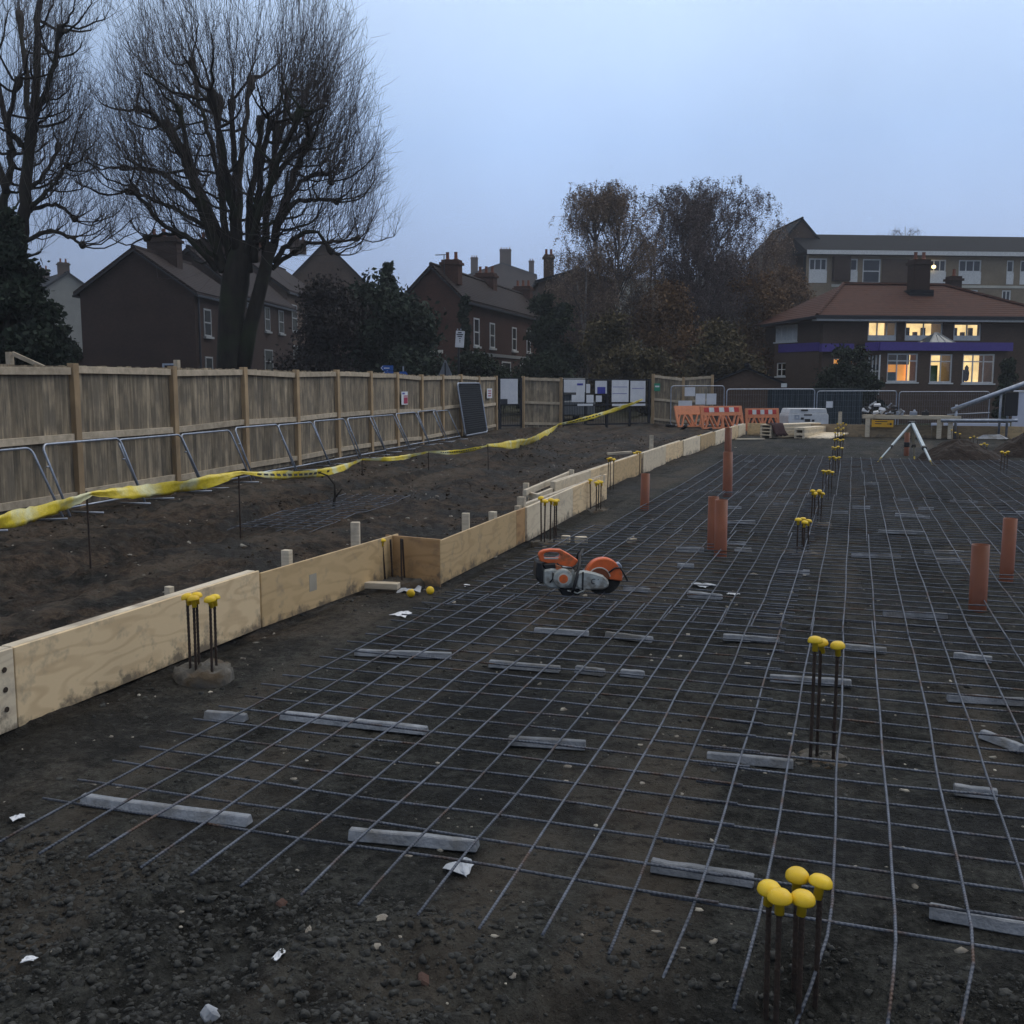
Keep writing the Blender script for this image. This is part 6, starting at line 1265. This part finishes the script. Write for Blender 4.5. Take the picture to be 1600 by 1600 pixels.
# foliage masses
def leaf_mb(clumps, n, size, rs_, flat=0.0):
    c = np.array([(x, y, z) for x, y, z, *_ in clumps]); r = np.array([q[3:6] for q in clumps]); w = np.array([np.prod(q[3:6])**(2/3) for q in clumps]); w = w/w.sum()
    g = np.random.default_rng(rs_); k = g.choice(len(c), n, p=w); d = g.normal(0,1,(n,3)); d /= np.linalg.norm(d,axis=1)[:,None]; rad = g.random(n)**.4
    p = c[k] + d*r[k]*rad[:,None] * (1+.26*g.normal(0,1,(n,1)))
    a = g.normal(0,1,(n,3)); a[:,2] *= (1-flat); a /= np.linalg.norm(a,axis=1)[:,None]; b = np.cross(a, g.normal(0,1,(n,3))); b /= np.linalg.norm(b,axis=1)[:,None]
    s = size*g.uniform(.6,1.4,(n,1)); V_ = np.stack([p-a*s*.5, p+b*s*.3, p+a*s*.6, p-b*s*.3], 1).reshape(-1,3); return V_, np.arange(n*4).reshape(-1,4)
def leafy(name, label, cat, base, clumps, n, size, m_, seed, trunk=None, group=None, tm=None):
    t = thing(name, label, cat, base, 0, group); V_, F_ = leaf_mb(clumps, int(n*2.2), size*1.0, seed); o = put('crown', np_mesh('crown', V_, F_, m_), t); tag(o, kind='stuff')
    mb = MB(); rs_ = random.Random(seed)
    if trunk:
        h_, r_ = trunk; mb.tube([(0,0,-.3),(.05,0,h_*.5),(.0,.05,h_)], [r_*1.2,r_,r_*.6], 8)
        for q in clumps[:14]: mb.tube(curve(Vector((0,0,h_*rs_.uniform(.4,.95))), Vector(q[:3]), 4, Vector((0,0,.2)), rs_, .04), [r_*.45,r_*.36,r_*.26,r_*.18,r_*.08], 5)
        mb.build('trunk', tm or bark, t, True, fix=False)
    return t
def leaf_m(name, c, c2): return mat(name, c, c2, rough=.8, scale=1.3, bump=0, island=True, rnd=0, spec=.15)
ever = leaf_m('evergreen_leaf', (.032,.046,.030), (.018,.028,.022)); holly = leaf_m('dark_shrub_leaf', (.030,.044,.024), (.016,.024,.016)); brownl = leaf_m('brown_autumn_leaf', (.20,.115,.055), (.115,.068,.036)); olive = leaf_m('olive_autumn_leaf', (.125,.098,.050), (.070,.058,.032)); tanl = leaf_m('birch_leaf', (.27,.20,.14), (.18,.13,.10)); mauve = leaf_m('mauve_twig_leaf', (.17,.135,.13), (.105,.083,.082))
dtwig = leaf_m('dark_twiggy_leaf', (.042,.036,.034), (.024,.021,.021))
def bush(name, label, cat, px0, px1, ytop, dep, m_, n, size, seed, k=16, shape='round', thick=1.0, trunk=None, group=None, tm=None, ybot=600):
    a = D(px0,600,dep); b = D(px1,600,dep); c = (a+b)/2; w = (b-a).xy.length; zb = gz(c.x,c.y); zt = D((px0+px1)/2, ytop, dep).z-zb; z0 = max(0, D((px0+px1)/2, ybot, dep).z-zb-.5) if ybot != 600 else 0
    rs_ = random.Random(seed); cl = []
    for i_ in range(k):
        f_ = (i_+rs_.random())/k
        if shape == 'cone': wr = (1-f_)**.8*.46+.02; z = z0+(zt-z0)*f_*.94; x = rs_.uniform(-1,1)*w*wr*.8; y = rs_.uniform(-1,1)*w*wr*.8*thick; r_ = w*(.07+.17*(1-f_))
        elif shape == 'dome': wr = .47*(1-f_**2.0)+.02; z = z0+(zt-z0)*f_*.95; x = rs_.uniform(-1,1)*w*wr*.85; y = rs_.uniform(-1,1)*w*wr*.85; r_ = w*(.08+.13*(1-f_))
        elif shape == 'col': z = z0+(zt-z0)*f_*.95; x = rs_.uniform(-1,1)*w*.2; y = rs_.uniform(-1,1)*w*.2; r_ = w*.3
        else: an = rs_.uniform(0,6.28); q = rs_.random()**.5; z = z0+(zt-z0)*(.10+.78*f_); env = math.sqrt(max(.05,1-((f_-.35)/.72)**2)); x = math.cos(an)*q*w*.40*env; y = math.sin(an)*q*w*.40*thick*env; r_ = w*rs_.uniform(.13,.25)
        rx, ry = RT[0]*x - RT[1]*y*-1*0 - RT[1]*0 + HD[0]*y, RT[1]*x + HD[1]*y
        cl.append((rx, ry, z, r_, r_, r_*.8 if shape != 'cone' else r_*.9))
    return leafy(name, label, cat, (c.x,c.y,zb), cl, n, size, m_, seed, trunk, group, tm)
bush('conifer', 'tall dark conifer at the left edge below the bare tree', 'tree', -75, 122, 318, 29, ever, 26000, .16, 31, 110, 'dome', trunk=(6,.25))
bush('dark_bush', 'dark rounded bush low at the left behind the fence', 'bush', -20, 95, 440, 30, holly, 9000, .16, 32, 22, trunk=(1.5,.12))
bush('dark_bush', 'dark low bush between the conifer and the blank gable', 'bush', 70, 140, 492, 44, holly, 5000, .18, 33, 16, trunk=(1.2,.1))
bush('conifer', 'slender dark conifer with pointed top right of the big tree', 'tree', 560, 655, 398, 52, ever, 11000, .22, 34, 55, 'cone', trunk=(6,.2))
bush('dark_bush', 'broad dark evergreen mass below the pointed conifer', 'bush', 520, 705, 438, 50, ever, 17000, .22, 35, 34, trunk=(3,.2))
bush('dark_bush', 'brownish twiggy shrub right of the big trunk', 'bush', 440, 590, 425, 48, dtwig, 9000, .16, 36, 30, trunk=(4,.16))
bush('columnar_yew', 'narrow columnar yew in front of the red brick terrace', 'tree', 716, 739, 455, 56, ever, 4000, .18, 37, 26, 'col', trunk=(4,.12))
bush('dark_hedge', 'low dark hedge in front of the terrace windows', 'hedge', 700, 800, 545, 52, holly, 7000, .16, 38, 22, trunk=(1,.1))
bush('dark_bush', 'tall dark shrub between the terrace and the birches', 'bush', 820, 905, 440, 62, holly, 9000, .22, 39, 28, trunk=(3,.15))
bush('dark_hedge', 'dark hedge behind the double gate', 'hedge', 790, 900, 555, 54, holly, 7000, .16, 40, 22, trunk=(1,.1))
for k, a_ in enumerate([(900,1010,480,60,olive,'olive-brown shrub behind the left part of the gates'),(980,1100,430,66,brownl,'tall rust-brown shrub between the two birches'),(1060,1180,500,58,olive,'olive shrub behind the brick garage'),(1120,1260,415,70,brownl,'tall brown-leaved tree beside the lit house'),(1120,1205,560,60,holly,'dark green shrub left of the lit house wing'),(880,990,470,68,mauve,'mauve-grey thicket at the foot of the left birch'),(1010,1180,380,76,mauve,'dense mauve-brown thicket behind the birches'),(985,1060,540,54,olive,'low olive bush behind the double gate right leaf'),(1185,1260,400,88,brownl,'brown tree in front of the dark pointed gable')]):
    bush('autumn_shrub', a_[5], 'shrub', a_[0], a_[1], a_[2], a_[3], a_[4], 8500, .19, 50+k, 30, trunk=(a_[3]*.06,.14), group='autumn shrubs and thickets behind the gates')
for k, a_ in enumerate([(1285,1362,528,55,'dark shrub in front of the lit house left of the bay'),(1340,1385,580,54,'low dark shrub at the foot of the bay window'),(1554,1592,548,55,'dark columnar shrub right of the lit bay windows'),(1272,1350,560,50,'dark shrub behind the steel container')]):
    bush('garden_shrub', a_[4], 'shrub', a_[0], a_[1], a_[2], a_[3], holly, 3600, .15, 70+k, 20, trunk=(1,.08))
# birches: weeping fine twigs with sparse leaves
silver = mat('birch_bark', (.30,.28,.26), (.11,.10,.10), rough=.8, scale=3, stretch=(1,1,3), bump=.3)
birch_twig = mat('birch_twig_bark', (.13,.10,.095), (.08,.065,.062), rough=.9, scale=2, bump=0)
def birch(label, px, dep, ytop, spread, seed, lm, n_l=34, stems=2, leafs=11000, kinks=None):
    rs_ = random.Random(seed); b0 = D(px,600,dep); zb = gz(b0.x,b0.y); O = Vector((b0.x,b0.y,zb)); Ht = D(px,ytop,dep).z-zb; sp = spread/1600*dep
    t = thing('birch_tree', label, 'tree', O, 0, 'birch trees behind the gates'); st_ = MB(); tw = MB(); lv = []
    for s_ in range(stems):
        lean = Vector(((RT[0]*rs_.uniform(-.25,.25)*sp), RT[1]*rs_.uniform(-.2,.2)*sp, 0)); top = lean + Vector((0,0,Ht*rs_.uniform(.8,.95)))
        q = curve(Vector((.4*s_,0,-.2)), top, 8, Vector((rs_.uniform(-.3,.3),rs_.uniform(-.3,.3),0)), rs_, .006); st_.tube(q, [.17*(1-.8*k/8) for k in range(9)], 8)
        for k in range(n_l//stems):
            f_ = rs_.uniform(.26,.97); i_ = f_*8; p_ = q[int(i_)].lerp(q[min(8,int(i_)+1)], i_-int(i_)); a_ = rs_.uniform(0,6.28); L = sp*(.22+.45*math.sin(math.pi*min(1,f_*.9)))*rs_.uniform(.6,1.1)
            e_ = p_ + Vector((math.cos(a_)*L*.75, math.sin(a_)*L*.75, L*rs_.uniform(.5,1.15))); e_.z = min(e_.z, Ht*rs_.uniform(.93,1.0))
            b_ = curve(p_, e_, 5, Vector((0,0,.15*L)), rs_, .02); tw.tube(b_, [.05,.042,.034,.026,.02,.013], 4, cap=False)
            for i2 in range(2,6):
                for _ in range(8):
                    d_ = Vector((rs_.uniform(-1,1),rs_.uniform(-1,1),rs_.uniform(-.3,.7)))*rs_.uniform(.3,.9); m_ = b_[i2]+d_; dl = rs_.uniform(.4,1.5); e2_ = m_+Vector((d_.x*.3,d_.y*.3,-dl))
                    tw.tube([b_[i2], b_[i2].lerp(m_,.6)+Vector((0,0,.1)), m_, e2_], [.010,.008,.006,.003], 3, cap=False); lv.append((m_, e2_))
    st_.build('trunk', silver, t, True, fix=False); tag(tw.build('twigs', birch_twig, t, fix=False), kind='stuff')
    g = np.random.default_rng(seed); A_ = np.array([tuple(a) for a, b in lv]); B_ = np.array([tuple(b) for a, b in lv]); k = g.integers(0,len(lv),leafs); u_ = g.random((leafs,1)); p = A_[k]*(1-u_)+B_[k]*u_ + g.normal(0,.07,(leafs,3))
    a = g.normal(0,1,(leafs,3)); a /= np.linalg.norm(a,axis=1)[:,None]; b = np.cross(a,g.normal(0,1,(leafs,3))); b /= np.linalg.norm(b,axis=1)[:,None]; s = .09*g.uniform(.6,1.4,(leafs,1))
    V_ = np.stack([p-a*s*.5,p+b*s*.35,p+a*s*.5,p-b*s*.35],1).reshape(-1,3); tag(put('crown', np_mesh('crown', V_, np.arange(leafs*4).reshape(-1,4), lm), t), kind='stuff'); return t
birch('left birch with pale brown leaves and drooping twigs', 958, 66, 284, 165, 91, tanl, 72, 2, 64000)
birch('right birch with darker mauve-brown crown', 1092, 70, 286, 190, 92, mauve, 86, 3, 74000)
birch('smaller birch filling the gap right of the right birch', 1165, 74, 335, 120, 93, tanl, 26, 2, 18000)
birch('thin birch between the two tall birches', 1015, 72, 345, 110, 94, mauve, 26, 2, 18000)
birch('slight birch at the left of the group with open crown', 905, 64, 400, 80, 95, tanl, 20, 2, 7000)
birch('leafless tree behind the roof of the flats', 1385, 125, 338, 90, 96, mauve, 24, 2, 1500)
# road signs beyond the fence
sgp = D(719,600,44); sp_ = thing('road_sign', 'white upright road sign on a dark pole behind the fence', 'sign', (sgp.x,sgp.y,gz(sgp.x,sgp.y)), YAW - R(8)); zb = sp_.location.z; z1 = D(719,517,44).z-zb; z0 = D(719,543,44).z-zb
MB().tube([(-.1,.05,0),(-.06,.05,z0+.3)], .04, 8).build('pole', black_m, sp_); MB().box((0,0,(z0+z1)/2),(.38,.025,z1-z0),Matrix.Rotation(R(4),3,'Y')).build('plate', paper, sp_, bevel=.01)
for k, (w, dz) in enumerate(((.16,.07),(.28,.15),(.20,.23),(.08,.32),(.05,.40),(.05,.46))): MB().box((.0,-.016,z1-dz),(w,.006,.045 if k < 3 else .03),Matrix.Rotation(R(4),3,'Y')).build('print', ink, sp_)
for x in (-.1,.04): MB().box((x,.0,z1+.06),(.05,.04,.07)).build('lamp', galv, sp_)
sgp = D(696,600,43); s2_ = thing('road_sign', 'grey back of a triangular road sign above the fence', 'sign', (sgp.x,sgp.y,gz(sgp.x,sgp.y)), YAW); zb = s2_.location.z; z1 = D(696,563,43).z-zb; z0 = D(696,588,43).z-zb
MB().prism([(-.3,z0),(.3,z0),(.03,z1),(-.03,z1)], 0, .02).build('plate', plain('sign_back', (.16,.18,.21), .6), s2_, bevel=.01); MB().tube([(0,-.03,0),(0,-.03,z1-.1)], .03, 8).build('pole', black_m, s2_)
blue_s = plain('sign_blue', (.03,.13,.50), .45); sgp = D(605,600,40); s3_ = thing('direction_sign', 'blue arrow-shaped direction signs just above the fence top', 'sign', (sgp.x,sgp.y,gz(sgp.x,sgp.y)), YAW); zb = s3_.location.z
def zz(py): return D(605,py,40).z-zb
for k, (x0, x1, ya, yb2, lf) in enumerate(((-.26,.24,571,579,True),(-.2,.24,580,588,True),(.48,.8,580.5,589,False))):
    a, b = zz(ya), zz(yb2); m_ = (a+b)/2; pl = [(x0+.1,b),(x1,b),(x1,a),(x0+.1,a),(x0,m_)] if lf else [(x0,b),(x1-.08,b),(x1,m_),(x1-.08,a),(x0,a)]
    o = MB().prism(pl, 0, .02).build('plate', blue_s, s3_); MB().bx(x0+.14,x1-.14,-.004,-.001,m_-.025,m_+.015).build('print', paper, o)
    if lf: MB().prism([(x0+.02,m_),(x0+.09,b+.02),(x0+.12,b+.02),(x0+.05,m_),(x0+.12,a-.02),(x0+.09,a-.02)], -.004, -.001).build('arrow_edge', paper, o)
for x in (.0,.62): MB().tube([(x,.05,0),(x,.05,zz(572))], .03, 8).build('pole', galv, s3_)
# ================================================================== HAZE
hm = bpy.data.materials.new('thin_haze'); hm.use_nodes = True; hn = hm.node_tree.nodes; hn.remove(hn['Principled BSDF']); pv = hn.new('ShaderNodeVolumePrincipled')
pv.inputs['Color'].default_value = (.86,.90,1.0,1); pv.inputs['Density'].default_value = .0007; pv.inputs['Anisotropy'].default_value = .2
hm.node_tree.links.new(pv.outputs[0], hn['Material Output'].inputs['Volume'])
tag(MB().bx(-570,570,-570,570,-3,58).build('haze', hm), 'thin evening haze over the whole place', 'haze', kind='stuff')
